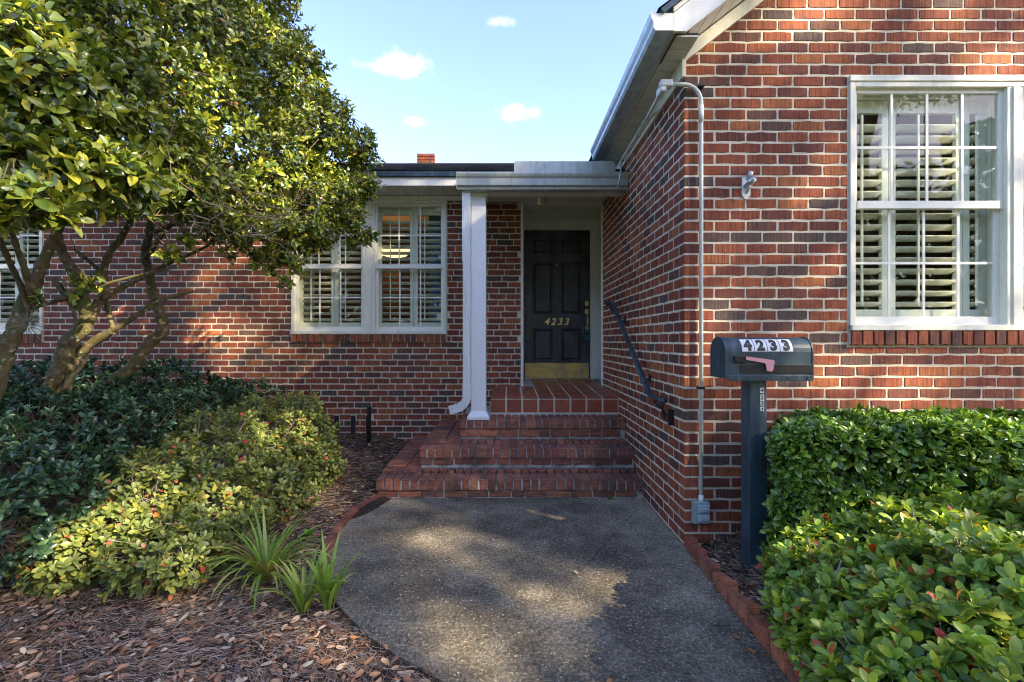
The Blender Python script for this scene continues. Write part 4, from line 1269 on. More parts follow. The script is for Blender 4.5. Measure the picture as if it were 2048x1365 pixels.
# number stickers follow the curved roof
yc = (my0 + my1) / 2
def on_roof(an): return Vector((0, yc + pr_ * math.cos(an), mzb + hst + pr_ * .92 * math.sin(an)))
a_mid = R(152)
for k, ch_ in enumerate('4233'):
    cx = mx0 + .112 + k * .0715
    base = on_roof(a_mid); nrm = Vector((0, math.cos(a_mid), math.sin(a_mid))).normalized()
    tang = Vector((0, -nrm.z, nrm.y))                    # up along the curve
    tang = Vector((0, nrm.z, -nrm.y)); tang = tang if tang.z > 0 else -tang
    rot = Matrix((Vector((1, 0, 0)), tang, nrm)).transposed().to_4x4() 
    q = MB(); vs, fs = [], []
    for j in range(13):
        a_ = R(178 - j * 4.5); p_ = on_roof(a_); n2 = Vector((0, math.cos(a_), math.sin(a_)))
        for xx_ in (cx - .034, cx + .034): vs.append(Vector((xx_, p_.y, p_.z)) + n2 * .0022)
    fs = [(2 * j, 2 * j + 1, 2 * j + 3, 2 * j + 2) for j in range(12)]
    q.add(vs, fs); q.build('number_sticker', M['sticker'], mbx)
    me = text_mesh(ch_, .072, bold=.0045, depth=.0004, squeeze=.9); me.materials.clear(); me.materials.append(M['ink'])
    bmd = bmesh.new(); bmd.from_mesh(me)
    for q_ in range(-5, 6): bmesh.ops.bisect_plane(bmd, geom=bmd.verts[:] + bmd.edges[:] + bmd.faces[:], plane_co=(0, q_ * .0068, 0), plane_no=(0, 1, 0))
    bmesh.ops.triangulate(bmd, faces=bmd.faces[:]); bmd.to_mesh(me); bmd.free()
    # bend the digit on to the curve
    for v in me.vertices:
        a_ = a_mid - v.co.y / (pr_ * .97); p_ = on_roof(a_); n2 = Vector((0, math.cos(a_), math.sin(a_)))
        v.co = Vector((cx + v.co.x, p_.y, p_.z)) + n2 * (.0032 + v.co.z)
    o = bpy.data.objects.new('number', me); link(o, mbx)
px0, px1 = W(1499, 0, 2.62).x, W(1534, 0, 2.62).x
post = MB().bevbox(px0, px1, 2.62, 2.72, .02, mzb - .001, .006).build('post', M['navy'], mbx)
for k, ch_ in enumerate('4234'):
    z_ = W(0, (781, 795, 806, 818)[k], 2.62).z; sc_ = .026 if k < 3 else .018
    xk = W(1524, 0, 2.62).x
    MB().box(xk - .010, xk + .010, 2.6175, 2.619, z_ - sc_ / 2 - .002, z_ + sc_ / 2 + .002).build('number_sticker', M['sticker'], mbx)
    me = text_mesh(ch_, sc_ * .9, bold=.0010, depth=.0003); me.materials.clear(); me.materials.append(M['ink'])
    o = bpy.data.objects.new('number', me); link(o, mbx); o.location = Vector((xk, 2.6165, z_)) - WL[mbx.name]; o.rotation_euler = (R(90), 0, 0)

# ------------------------------------------------------------------ standpipe by the wall
g0 = G(738, 902, .12)
sk = thing('garden_standpipe', 'short black capped standpipe on a silver pipe in the leaf litter', 'standpipe', (g0.x, g0.y, .10))
m_ = MB(); m_.tube([(g0.x, g0.y, .05), (g0.x, g0.y, .22)], .011, 10); m_.build('pipe', M['steel'], sk, smooth=True)
m_ = MB(); m_.tube([(g0.x, g0.y, .21), (g0.x, g0.y, .24), (g0.x + .002, g0.y, .56), (g0.x + .002, g0.y, .58)], [.020, .026, .021, .021], 14); m_.tube([(g0.x + .002, g0.y, .581), (g0.x + .002, g0.y, .612)], [.027, .027], 14); m_.build('sleeve', M['black'], sk, smooth=True)

# ------------------------------------------------------------------ foliage
def rot_from(z_ax, spin):
    """rotation matrices (n,3,3), local y = growth direction z_ax, spun"""
    n = len(z_ax); y = z_ax / np.linalg.norm(z_ax, axis=1, keepdims=True)
    a = np.where(np.abs(y[:, 2:3]) < .9, np.array([[0, 0, 1.]]), np.array([[1., 0, 0]]))
    x = np.cross(y, a); x /= np.linalg.norm(x, axis=1, keepdims=True); z = np.cross(x, y)
    c, s = np.cos(spin)[:, None], np.sin(spin)[:, None]
    x2 = x * c + z * s; z2 = -x * s + z * c
    return np.stack([x2, y, z2], axis=2)
def leaf_template(width=.46, fold=.10, curl=.10, point=.75):
    """along +y, length 1; point sets how blunt the tip half is"""
    ys_ = (.22, .55, .84); w_ = (width * .5 * (1.25 - point * .75), width * .5, width * .5 * point); cz = (.02, .015, -curl * .5)
    V = [(0, 0, 0)]
    for k in range(3):
        V += [(-w_[k], ys_[k], cz[k] + fold * w_[k] / width * 1.6), (0, ys_[k], cz[k]), (w_[k], ys_[k], cz[k] + fold * w_[k] / width * 1.6)]
    V += [(0, 1, -curl)]
    F4 = [(1, 2, 5, 4), (2, 3, 6, 5), (4, 5, 8, 7), (5, 6, 9, 8)]; F3 = [(0, 2, 1), (0, 3, 2), (7, 8, 10), (8, 9, 10)]
    return np.array(V), np.array(F4), np.array(F3)
def leaves_np(P, D, size, tpl, cols, spin=None):
    V, F4, F3 = tpl; n = len(P); k = len(V)
    spin = rng.uniform(0, 2 * math.pi, n) if spin is None else spin
    Rm = rot_from(D, spin)
    X = np.einsum('nij,kj->nki', Rm, V) * size[:, None, None] + P[:, None, :]
    off = (np.arange(n) * k)[:, None, None]
    return X.reshape(-1, 3), (F4[None] + off).reshape(-1, 4), (F3[None] + off).reshape(-1, 3), np.repeat(cols, k, axis=0)
def merge(parts):
    V, A, B, C, k = [], [], [], [], 0
    for v, f4, f3, c in parts:
        V.append(v); A.append(f4 + k); B.append(f3 + k); C.append(c); k += len(v)
    return np.concatenate(V), [np.concatenate(A), np.concatenate(B)], np.concatenate(C)
def pick(colors, weights, n, jit=.18):
    w = np.array(weights, float); w /= w.sum(); i = rng.choice(len(colors), n, p=w)
    c = np.array(colors)[i]; return c * (1 + rng.uniform(-jit, jit, (n, 1)))
def blob_tips(blobs, n, shell=.22, clear=.80, squash=1.0, zmin=None):
    """points on the outer shell of a union of ellipsoid lumps. blobs: (centre, (rx,ry,rz))"""
    C = np.array([b[0] for b in blobs]); Rr = np.array([b[1] if hasattr(b[1], '__len__') else (b[1],) * 3 for b in blobs], float)
    w = (Rr.prod(axis=1)) ** (2 / 3); w /= w.sum()
    out_p, out_d = [], []; got = 0
    while got < n:
        m = 4000; i = rng.choice(len(blobs), m, p=w)
        d = rng.normal(size=(m, 3)); d /= np.linalg.norm(d, axis=1, keepdims=True)
        # lumpy radius
        lump = 1 + .10 * np.sin(d[:, 0] * 7 + i) * np.sin(d[:, 1] * 6 + 2 * i) + .08 * np.sin(d[:, 2] * 9 + i * 3)
        r = (1 - np.abs(rng.normal(0, shell, m))) * lump
        p = C[i] + d * Rr[i] * r[:, None]
        q = (p[:, None, :] - C[None]) / Rr[None]
        dist = np.linalg.norm(q, axis=2); dist[np.arange(m), i] = 9
        keep = (dist.min(axis=1) > clear) | (rng.random(m) < .06)
        if zmin is not None: keep &= p[:, 2] > zmin
        out_p.append(p[keep]); out_d.append(d[keep]); got += keep.sum()
    return np.concatenate(out_p)[:n], np.concatenate(out_d)[:n]
def rosettes(P, D, k, spread, size, sj, tpl, colors, weights, up=.4, stem=.03, rare=None):
    """k leaves in a whorl round each tip"""
    n = len(P); D = D + np.array([0, 0, up]) + rng.normal(0, .35, (n, 3)); D /= np.linalg.norm(D, axis=1, keepdims=True)
    Rm = rot_from(D, rng.uniform(0, 6.28, n)); parts = []
    tone = rng.uniform(.72, 1.28, n)
    for j in range(k):
        a = 2 * math.pi * (j * .382 * 1.0 + rng.normal(0, .05, n)); tl = spread * (.45 + .75 * ((j + .5) / k)) + rng.normal(0, .14, n)
        loc = np.stack([np.cos(a) * np.sin(tl), np.cos(tl), np.sin(a) * np.sin(tl)], axis=1)
        d = np.einsum('nij,nj->ni', Rm, loc)
        d[:, 2] -= .08
        base = P - D * (stem * (j / k))[..., None] if False else P - D * stem * (j / k)
        # leaf face turned to the axis: choose spin so that local z points along D
        y = d / np.linalg.norm(d, axis=1, keepdims=True)
        z = D - y * np.sum(D * y, axis=1, keepdims=True); z /= (np.linalg.norm(z, axis=1, keepdims=True) + 1e-9)
        x = np.cross(y, z); tw = rng.normal(0, .3, n); c_, s_ = np.cos(tw)[:, None], np.sin(tw)[:, None]
        x2 = x * c_ + z * s_; z2 = -x * s_ + z * c_
        Rl = np.stack([x2, y, z2], axis=2)
        V, F4, F3 = tpl; kk = len(V); sz = size * rng.uniform(1 - sj, 1 + sj, n) * (.75 + .35 * (j + 1) / k)
        X = np.einsum('nij,kj->nki', Rl, V) * sz[:, None, None] + base[:, None, :]
        off = (np.arange(n) * kk)[:, None, None]
        col = pick(colors, weights, n) * tone[:, None]
        if rare is not None:
            m = rng.random(n) < rare[0]; col[m] = pick(rare[1], [1] * len(rare[1]), m.sum())
        parts.append((X.reshape(-1, 3), (F4[None] + off).reshape(-1, 4), (F3[None] + off).reshape(-1, 3), np.repeat(col, kk, axis=0)))
    return parts
def sticks_np(A, B, ra, rb, cols):
    """triangular prisms from A to B"""
    n = len(A); D = B - A; Rm = rot_from(D + 1e-6, np.zeros(n)); V = []
    for (E, r) in ((A, ra), (B, rb)):
        for k in range(3):
            an = 2 * math.pi * k / 3
            V.append(E + Rm[:, :, 0] * math.cos(an) * r[:, None] + Rm[:, :, 2] * math.sin(an) * r[:, None])
    V = np.stack(V, axis=1).reshape(-1, 3); off = (np.arange(n) * 6)[:, None, None]
    F = np.array([(0, 1, 4, 3), (1, 2, 5, 4), (2, 0, 3, 5)]); return V, (F[None] + off).reshape(-1, 4), np.repeat(cols, 6, axis=0)
def foliage(name, parts, mat, parent):
    V, F, C = merge(parts); me = np_mesh(name, V, F, mat, C, smooth=False)
    o = bpy.data.objects.new(name, me); link(o, parent); o['kind'] = 'stuff'; return o
def twigs(name, P, D, length, r, parent, mat, col=(.2, .16, .1), inward=None, frac=1.0):
    n = int(len(P) * frac); P, D = P[:n], D[:n]
    Dn = D / np.linalg.norm(D, axis=1, keepdims=True)
    A = P - Dn * length + rng.normal(0, length * .28, P.shape)
    V, F, C = sticks_np(A, P, np.full(n, r), np.full(n, r * .5), np.tile(col, (n, 1)))
    me = np_mesh(name, V, [F], mat, C); o = bpy.data.objects.new(name, me); link(o, parent); o['kind'] = 'stuff'; return o

# ---- the tree on the left
tree = thing('evergreen_tree', 'multi trunked broadleaf evergreen tree with mossy limbs leaning over the left bed', 'tree', (-3.0, 3.3, .1))
trunkm = MB()
def limb(pts, Y, w0, w1, dy=0.0, n=12):
    k = len(pts); out = []
    for i, (px, py) in enumerate(pts):
        t_ = i / (k - 1); y_ = Y + dy * t_
        out.append((W(px, py, y_), (w0 * (1 - t_) + w1 * t_) * .82 * y_ / FPX / 2))
    P, r = smooth_path(out, 5)
    r = [q * (1 + .10 * math.sin(i * 1.7) + rnd.uniform(-.06, .06)) for i, q in enumerate(r)]
    trunkm.tube(P, r, n); return out
limb([(-75, 960), (-45, 860), (0, 740), (14, 695), (37, 645), (48, 606), (68, 573), (87, 522), (113, 467), (122, 420), (150, 330), (190, 230)], 2.85, 48, 12, .1)
limb([(69, 615), (60, 575), (48, 535), (32, 490), (19, 448), (0, 380), (-30, 300)], 2.85, 16, 10, -.5)
limb([(60, 625), (42, 573), (19, 525), (0, 480), (-30, 420), (-60, 340)], 2.85, 14, 9, -.4)
limb([(58, 620), (97, 606), (161, 591), (206, 570), (258, 556), (306, 544), (364, 535)], 2.85, 12, 3, .2, 8)
limb([(60, 940), (97, 800), (126, 735), (135, 690), (168, 654), (178, 622)], 3.2, 52, 30, 0)
limb([(176, 630), (171, 619), (161, 580), (145, 541), (126, 509), (118, 480), (105, 420), (120, 330), (160, 240)], 3.2, 30, 12, -.2)
limb([(170, 645), (187, 622), (206, 590), (210, 573), (206, 541), (222, 502), (242, 477), (270, 420), (300, 330), (340, 230)], 3.2, 24, 9, .1)
limb([(206, 598), (248, 573), (290, 551), (335, 528), (400, 500), (450, 470)], 3.2, 14, 6, .3, 8)
limb([(120, 850), (142, 735), (180, 690), (226, 662)], 3.25, 28, 18, 0)
limb([(222, 668), (226, 655), (219, 631), (210, 590), (200, 545), (150, 500)], 3.25, 15, 8, 0, 8)
limb([(220, 664), (264, 638), (309, 606), (348, 593), (390, 583)], 3.25, 15, 5, .1, 8)
limb([(120, 800), (139, 760), (168, 725), (174, 708)], 3.15, 13, 8, 0, 8)
limb([(150, 900), (206, 780), (258, 741), (300, 686), (326, 660), (319, 625), (306, 590), (297, 541), (290, 509), (300, 461), (309, 396), (330, 300), (400, 200)], 3.6, 32, 12, .1)
limb([(142, 610), (120, 570), (105, 562), (95, 560)], 3.15, 9, 5, 0, 6); limb([(152, 655), (148, 625), (125, 590), (106, 562)], 3.1, 9, 5, 0, 6)
limb([(290, 520), (350, 440), (430, 370), (520, 300), (600, 240)], 3.6, 12, 4, .1, 8)
limb([(300, 470), (400, 430), (500, 430), (590, 440), (660, 420)], 3.6, 10, 3, 0, 8)
trunkm.build('trunk', M['bark'], tree, smooth=True)
def wb(px, py, Y, r): 
    c = W(px, py, Y); return ((c.x, c.y, c.z), r)
crown = [wb(640, 290, 3.7, (.36, .45, .36)), wb(560, 190, 3.8, .46), wb(500, 70, 3.9, .52), wb(430, -60, 3.8, .6), wb(655, 400, 3.6, (.30, .35, .27)),
         wb(600, 455, 3.45, (.30, .3, .20)), wb(500, 340, 3.4, .48), wb(480, 440, 3.2, (.34, .36, .16)), wb(400, 240, 3.2, .50), wb(380, 100, 3.3, .55), wb(300, -40, 3.2, .6),
         wb(380, 370, 2.9, (.40, .4, .22)), wb(280, 300, 2.7, .36), wb(230, 160, 2.7, .48), wb(120, 20, 2.6, .5), wb(190, 360, 2.2, (.30, .3, .19)), wb(60, 250, 2.4, .46),
         wb(100, 345, 1.75, (.24, .22, .15)), wb(-40, 330, 1.8, (.3, .3, .22)), wb(30, 400, 1.55, (.17, .18, .07)), wb(80, 160, 1.9, .28), wb(-60, 80, 2.0, .4),
         wb(250, 345, 1.95, (.17, .2, .10)), wb(20, 60, 3.2, .6), wb(160, 200, 3.6, .6), wb(560, 515, 3.4, (.2, .2, .07)), wb(-150, 250, 3.0, .7),
         wb(715, 300, 3.65, (.20, .2, .16)), wb(735, 370, 3.62, (.10, .15, .10)), wb(725, 470, 3.6, (.09, .12, .07)), wb(650, 210, 3.7, (.2, .2, .16)), wb(700, 430, 3.6, (.14, .2, .10)), wb(600, 120, 3.85, (.2, .25, .2))]
tplT = leaf_template(.50, .16, .12, .66)
TG = [(.105, .150, .022), (.165, .21, .024), (.26, .28, .030), (.055, .092, .018), (.40, .38, .04)]
P, D = blob_tips(crown, 12500, .32, .76)
szT = np.interp(P[:, 1], [1.3, 2.3, 3.2], [.066, .056, .047])
pt = rosettes(P, D, 6, 1.15, szT, .28, tplT, TG, (5, 6, 4, 4, 1), up=.55, stem=.06, rare=(.006, [(.40, .26, .03), (.35, .14, .03)]))
foliage('crown', pt, M['glossleaf'], tree)
twigs('twigs', P, D, .13, .0022, tree, M['twig'])
sprays = [(510, 520, 3.3), (540, 545, 3.3), (575, 560, 3.35), (600, 545, 3.4), (740, 480, 3.6), (705, 490, 3.6), (335, 500, 2.9), (350, 515, 2.9), (170, 570, 2.9), (185, 565, 2.9), (150, 590, 2.9), (75, 590, 2.8), (735, 270, 3.65), (715, 300, 3.65), (640, 150, 3.8), (455, 505, 3.2), (430, 480, 3.2), (490, 500, 3.25), (380, 480, 3.0), (520, 470, 3.2)]
P = np.array([tuple(W(a + rnd.uniform(-12, 12), b + rnd.uniform(-12, 12), c)) for a, b, c in sprays for _ in range(3)])
D = rng.normal(size=P.shape) * .5 + np.array([.5, -.3, .1]); 
foliage('leaf_sprays', rosettes(P, D, 6, 1.1, .062, .25, tplT, TG, (5, 6, 4, 4, 1), up=.2, stem=.06), M['glossleaf'], tree)
A = P + rng.normal(0, .03, P.shape); B = np.array([tuple(W(a - 30, b - 34, c - .02)) for a, b, c in sprays for _ in range(3)])
V, F, C = sticks_np(B, A, np.full(len(A), .004), np.full(len(A), .002), np.tile((.2, .16, .1), (len(A), 1)))
o = bpy.data.objects.new('twigs', np_mesh('twigs', V, [F], M['twig'], C)); link(o, tree); o['kind'] = 'stuff'
# bare inner twigs under the crown
AA, BB, RA, RB = [], [], [], []
for q_ in range(60):
    p_ = np.array(tuple(W(rnd.uniform(20, 600), rnd.uniform(380, 480), rnd.uniform(2.4, 3.5)))); d_ = rng.normal(size=3) * np.array([1, .7, .35]); d_ /= np.linalg.norm(d_); rr0 = rnd.uniform(.003, .0065)
    for k in range(6):
        e_ = p_ + d_ * rnd.uniform(.05, .10); AA.append(p_); BB.append(e_); RA.append(rr0); rr0 *= .84; RB.append(rr0)
        if rnd.random() < .6:
            d2 = d_ + rng.normal(0, .7, 3); f_ = e_ + d2 * rnd.uniform(.03, .10); AA.append(e_); BB.append(f_); RA.append(rr0 * .7); RB.append(rr0 * .35)
        p_ = e_; d_ = d_ + rng.normal(0, .33, 3); d_ /= np.linalg.norm(d_)
V, F, C = sticks_np(np.array(AA), np.array(BB), np.array(RA), np.array(RB), np.tile((.2, .16, .1), (len(AA), 1)))
o = bpy.data.objects.new('bare_twigs', np_mesh('bare_twigs', V, [F], M['twig'], C)); link(o, tree); o['kind'] = 'stuff'
# grey moss tuft on the left limb
c0 = W(55, 650, 2.75); n = 160; d_ = rng.normal(size=(n, 3)); d_ /= np.linalg.norm(d_, axis=1, keepdims=True)
A = np.tile(np.array(c0), (n, 1)) + d_ * .02; B = A + d_ * rng.uniform(.05, .12, (n, 1)); V, F, C = sticks_np(A, B, np.full(n, .0012), np.full(n, .0005), np.tile((.22, .22, .15), (n, 1)))
o = bpy.data.objects.new('air_plant', np_mesh('air_plant', V, [F], M['needle'], C)); link(o, tree)

# ---- shrubs
tplH = leaf_template(.48, .10, .10, .80)
tplS = leaf_template(.46, .16, .14, .66)
def shrub(name, label, blobs, n, k, size, tpl, colors, weights, mat, base, rare=None, up=.6, twig=(.18, .003), tm='twig', spread=1.05, zmin=.02, cat='shrub', shell=.22, group=None):
    th = thing(name, label, cat, base, group)
    P, D = blob_tips(blobs, n, shell, .82, zmin=zmin)
    foliage('foliage', rosettes(P, D, k, spread, size, .28, tpl, colors, weights, up=up, stem=.03, rare=rare), mat, th)
    twigs('twigs', P, D, twig[0], twig[1], th, M[tm])
    return th
HG = [(.16, .26, .04), (.23, .34, .045), (.11, .19, .035), (.36, .42, .045), (.50, .48, .05)]
HL = [(.16, .21, .060), (.215, .26, .066), (.115, .155, .048), (.30, .32, .06), (.38, .36, .055)]
RED = [(.55, .09, .08), (.55, .18, .12), (.48, .20, .05)]
shrub('hawthorn_shrub', 'sprawling light green hawthorn shrub with scattered red leaves left of the path',
      [wb(590, 885, 4.25, (.36, .40, .44)), wb(505, 890, 3.9, (.42, .42, .42)), wb(430, 935, 3.4, (.42, .40, .40)), wb(350, 985, 3.0, (.38, .38, .36)), wb(260, 1040, 2.7, (.34, .34, .30)),
       wb(165, 1085, 2.55, (.26, .3, .24)), wb(420, 1050, 2.95, (.34, .34, .30)), wb(540, 990, 3.5, (.30, .34, .32)), wb(330, 1110, 2.5, (.30, .24, .20)), wb(630, 930, 4.0, (.22, .3, .26)), wb(470, 1080, 2.9, (.2, .24, .2))],
      4700, 7, .045, tplH, HL, (5, 6, 4, 3, 1), M['leaf'], (-2.1, 3.2, 0), rare=(.028, RED), up=.7, twig=(.22, .0032), tm='greytwig')
shrub('hawthorn_shrub', 'light green hawthorn shrub with orange leaves filling the bed right of the path',
      [wb(1625, 1172, 1.98, (.17, .2, .20)), wb(1720, 1132, 2.0, (.24, .25, .20)), wb(1860, 1125, 1.9, (.30, .28, .22)), wb(2010, 1110, 1.9, (.32, .3, .24)), wb(1665, 1260, 1.65, (.17, .2, .18)),
       wb(1800, 1215, 1.62, (.26, .26, .2)), wb(1960, 1200, 1.5, (.28, .28, .22)), wb(1730, 1360, 1.42, (.15, .2, .18)), wb(1900, 1330, 1.35, (.26, .22, .2)), wb(2080, 1250, 1.4, (.28, .3, .26)), wb(2180, 1120, 1.8, (.35, .4, .3)), wb(1800, 1500, 1.2, (.2, .2, .2)), wb(2050, 1480, 1.15, (.3, .25, .2))],
      4300, 7, .051, tplH, HG, (5, 7, 3, 3, 1), M['leaf'], (1.5, 1.7, 0), rare=(.026, [(.55, .10, .03), (.60, .26, .04), (.50, .06, .04)]), up=.75, twig=(.22, .0035), tm='greytwig')
DG = [(.095, .185, .026), (.14, .25, .032), (.055, .12, .024), (.24, .35, .045)]
def box_tips(x0, x1, y0, y1, z0, z1, n):
    """tips over the faces of a clipped box with rounded shoulders"""
    q = rng.uniform(-1, 1, (n * 3, 3)); k = rng.choice(3, n * 3, p=[.2, .40, .40]); sg = np.where(rng.random(n * 3) < .5, -1, 1); sg[k == 2] = 1
    sg[k == 1] = np.where(rng.random((k == 1).sum()) < .85, -1, 1); sg[k == 0] = -1
    q[np.arange(len(q)), k] = sg * (1 - np.abs(rng.normal(0, .09, len(q)))); d = np.sign(q) * np.abs(q) ** 7; q = q / np.maximum(1, (np.abs(q) ** 9).sum(1, keepdims=True) ** (1 / 9))
    q = q[:n]; d = d[:n] + rng.normal(0, .12, (n, 3)); P = np.array([(x0 + x1) / 2, (y0 + y1) / 2, (z0 + z1) / 2]) + q * np.array([(x1 - x0) / 2, (y1 - y0) / 2, (z1 - z0) / 2])
    P[:, 0] += (P[:, 1] - 2.42) * .56 * np.clip((3.2 - P[:, 0]) / 1.6, 0, 1)
    P[:, 2] += .022 * np.sin(P[:, 0] * 9) * np.sin(P[:, 1] * 11)
    return P, d
th = thing('clipped_hedge', 'clipped dark green holly hedge under the front window behind the mailbox', 'hedge', (2.5, 2.7, .05))
P, D = box_tips(1.41, 4.2, 2.42, 2.93, .03, .865, 6000)
foliage('foliage', rosettes(P + rng.normal(0, .018, P.shape), D, 7, 1.0, .053, .30, tplS, DG, (5, 6, 3, 3), up=.5, stem=.03), M['glossleaf'], th)
P2, D2 = box_tips(1.50, 4.1, 2.48, 2.88, .03, .80, 1500)
foliage('inner_foliage', rosettes(P2, D2, 6, 1.0, .055, .28, tplS, DG, (5, 2, 6, 0), up=.5, stem=.03), M['glossleaf'], th)
twigs('twigs', P, D, .15, .0025, th, M['twig'])
KG = [(.036, .085, .042), (.055, .115, .050), (.025, .060, .030), (.09, .16, .055)]
blobs = [wb(40, 830, 3.6, (.6, .5, .42)), wb(180, 820, 3.7, (.5, .45, .40)), wb(300, 820, 3.9, (.5, .45, .42)), wb(400, 835, 4.1, (.45, .4, .42)), wb(100, 900, 3.0, (.45, .4, .36)), wb(220, 880, 3.1, (.4, .35, .34)),
         wb(20, 960, 2.6, (.36, .35, .34)), wb(110, 990, 2.55, (.32, .3, .30)), wb(0, 1060, 2.3, (.28, .25, .24)), wb(-80, 900, 3.0, (.5, .5, .5)), wb(330, 860, 3.5, (.3, .3, .3)), wb(-120, 1000, 2.5, (.4, .4, .4))]
shrub('dark_hedge', 'dark glossy green hedge around the mossy tree trunks on the left', blobs, 3900, 7, .052, tplS, KG, (5, 6, 3, 2), M['glossleaf'], (-3.2, 3.2, .05), up=.5, cat='hedge', spread=1.0)
blobs = [((-5.6 + i * .42, 4.95, .50), (.34, .30, .42)) for i in range(8)]
shrub('wall_hedge', 'low dark green hedge close against the shaded brick wall', blobs, 1700, 6, .055, tplS, KG, (5, 6, 3, 2), M['glossleaf'], (-4, 4.95, .1), up=.5, cat='hedge')

# ---- daylily clumps
def clump(label, base, n, L, lean, seed, wmul=1.0):
    r = random.Random(seed); th = thing('daylily_clump', label, 'plant', tuple(base), 'daylilies at the path edge')
    V, F, C = [], [], []
    for i in range(n):
        az = r.uniform(0, 2 * math.pi); ln = L * r.uniform(.55, 1.1); out = r.uniform(.25, .95) * lean; w_ = .0085 * r.uniform(.8, 1.2) * wmul
        d = Vector((math.cos(az), math.sin(az), 0)); p = Vector(base) + d * r.uniform(0, .03); el = R(88) - out * .5; k = len(V); sd = Vector((-d.y, d.x, 0)); ns = 9
        col = r.choice([(.22, .34, .05), (.28, .41, .07), (.17, .27, .04), (.40, .46, .10)])
        if r.random() < .07: col = (.38, .24, .10)
        for s in range(ns + 1):
            t_ = s / ns; ww = w_ * (1 - t_ ** 3) * (.7 + .6 * min(1, t_ * 3))
            cc = col if t_ < .9 else (.30, .24, .08)
            for a_, up_ in ((-1, .003), (0, 0), (1, .003)):
                V.append(tuple(p + sd * a_ * ww + Vector((0, 0, up_)))); C.append(cc)
            el -= out * 2.1 * (.04 + .16 * t_); step = ln / ns; p = p + (d * math.cos(el) + Vector((0, 0, math.sin(el)))) * step
            if p.z < .015: p.z = .015
        for s in range(ns):
            for a_ in (0, 1): q = k + s * 3 + a_; F.append((q, q + 1, q + 4, q + 3))
    me = bpy.data.meshes.new('blades'); me.from_pydata(V, [], F); me.materials.append(M['blade']); me.update(); set_tint(me, np.array(C)); me.polygons.foreach_set('use_smooth', [True] * len(F))
    o = bpy.data.objects.new('blades', me); link(o, th); return th
clump('broad daylily clump with arching green blades beside the hawthorn shrub', G(533, 1162, 0), 80, .46, 1.25, 3, .85)
clump('upright daylily clump in the middle at the path edge', G(606, 1222, 0), 34, .32, .75, 5, .95)
clump('daylily clump nearest the concrete path, with tall leaning blades', G(655, 1218, 0), 26, .36, .70, 8, .95)
# ---- weeds
def weed(label, c, n, s, seed):
    r = np.random.default_rng(seed); th = thing('weed', label, 'weed', tuple(c), 'weeds growing from the path joints')
    P = np.tile(np.array(c), (n, 1)) + r.normal(0, s * .18, (n, 3)) * np.array([1, 1, .2]); P[:, 2] = np.abs(P[:, 2]) + .004
    a = r.uniform(0, 6.28, n); D = np.stack([np.cos(a), np.sin(a), r.uniform(.2, 1.0, n)], axis=1)
    foliage('leaves', [leaves_np(P, D, s * r.uniform(.7, 1.2, n), leaf_template(.6, .05, .1, .8), np.tile((.16, .32, .03), (n, 1)) * r.uniform(.8, 1.2, (n, 1)), np.full(n, 0.0))], M['blade'], th)
for i, (px, py, n, s, lab) in enumerate([(840, 996, 10, .035, 'tiny bright green weed at the step foot near the left edging'), (1093, 999, 7, .025, 'tiny green weed under the middle of the lowest step'), (1155, 998, 9, .032, 'small green weed at the lowest step, between two others'),
        (1220, 999, 10, .032, 'small green weed at the lowest step nearest the brick wall'), (742, 985, 18, .05, 'leafy weed between the left edging and the lowest step'), (716, 1000, 12, .05, 'low weed patch in mulch beside the curved edging'),
        (612, 1075, 14, .06, 'green seedling in mulch behind the daylilies'), (1332, 1030, 7, .03, 'tiny weed at the foot of the return wall')]):
    weed(lab, G(px, py, .0) + Vector((0, 0, .003)), n, s, i)

# ------------------------------------------------------------------ mulch: pine straw and fallen leaves (nobody could count them)
left_edge = [Vector((p.x, p.y)) for p in [G(*q) for q in left_pts]]
def in_path(x, y):
    c = False; n = len(outl); j = n - 1
    for i in range(n):
        xi, yi, xj, yj = outl[i].x, outl[i].y, outl[j].x, outl[j].y
        if (yi > y) != (yj > y) and x < (xj - xi) * (y - yi) / (yj - yi) + xi: c = not c
        j = i
    return c
def bed_points(n, dens_near=True, lim=None):
    pts = []
    while len(pts) < n:
        y = 1.0 + 4.5 * rnd.random() ** 1.6; x = rnd.uniform(-1.12 * y - .3, 1.12 * y + .2)
        if x > -1.13 and y > 3.88 and x < XW: continue
        if x > XW - .02 and y > YF - .02: continue
        if in_path(x, y): continue
        if in_path(x - .05, y) or in_path(x + .06, y) or in_path(x, y + .05):
            if rnd.random() < .6: continue
        pts.append((x, y, ground_z(x, y)))
    return np.array(pts)
n = 60000
P = bed_points(n); P[:, 2] += np.abs(rng.normal(0, .008, n)) + .006
flow = .5 * np.sin(P[:, 0] * 3.1) + .6 * np.cos(P[:, 1] * 2.7 + P[:, 0]); a = flow * 1.6 + rng.normal(0, .65, n)
L_ = rng.uniform(.03, .085, n); H = np.stack([np.cos(a), np.sin(a), rng.normal(0, .10, n)], axis=1) * L_[:, None] * .5
nc = pick([(.31, .20, .13), (.50, .38, .27), (.16, .10, .065), (.64, .54, .43), (.38, .20, .11)], (5, 5, 4, 3, 2), n)
V, F, C = sticks_np(P - H, P + H, np.full(n, .0010), np.full(n, .0006), nc)
o = bpy.data.objects.new('pine_straw', np_mesh('pine_straw', V, [F], M['needle'], C)); COL.objects.link(o); tag(o, 'brown pine straw mulch covering the planting beds', 'mulch', kind='stuff')
n = 8000
P = bed_points(n)
rr_ = rng.random(n)
keep = (P[:, 0] < .3) | (rng.random(n) < .30)
P = P[keep]; n = len(P); P[:, 2] += np.abs(rng.normal(0, .006, n)) + .014
a = rng.uniform(0, 6.28, n); D = np.stack([np.cos(a), np.sin(a), rng.normal(0, .18, n)], axis=1)
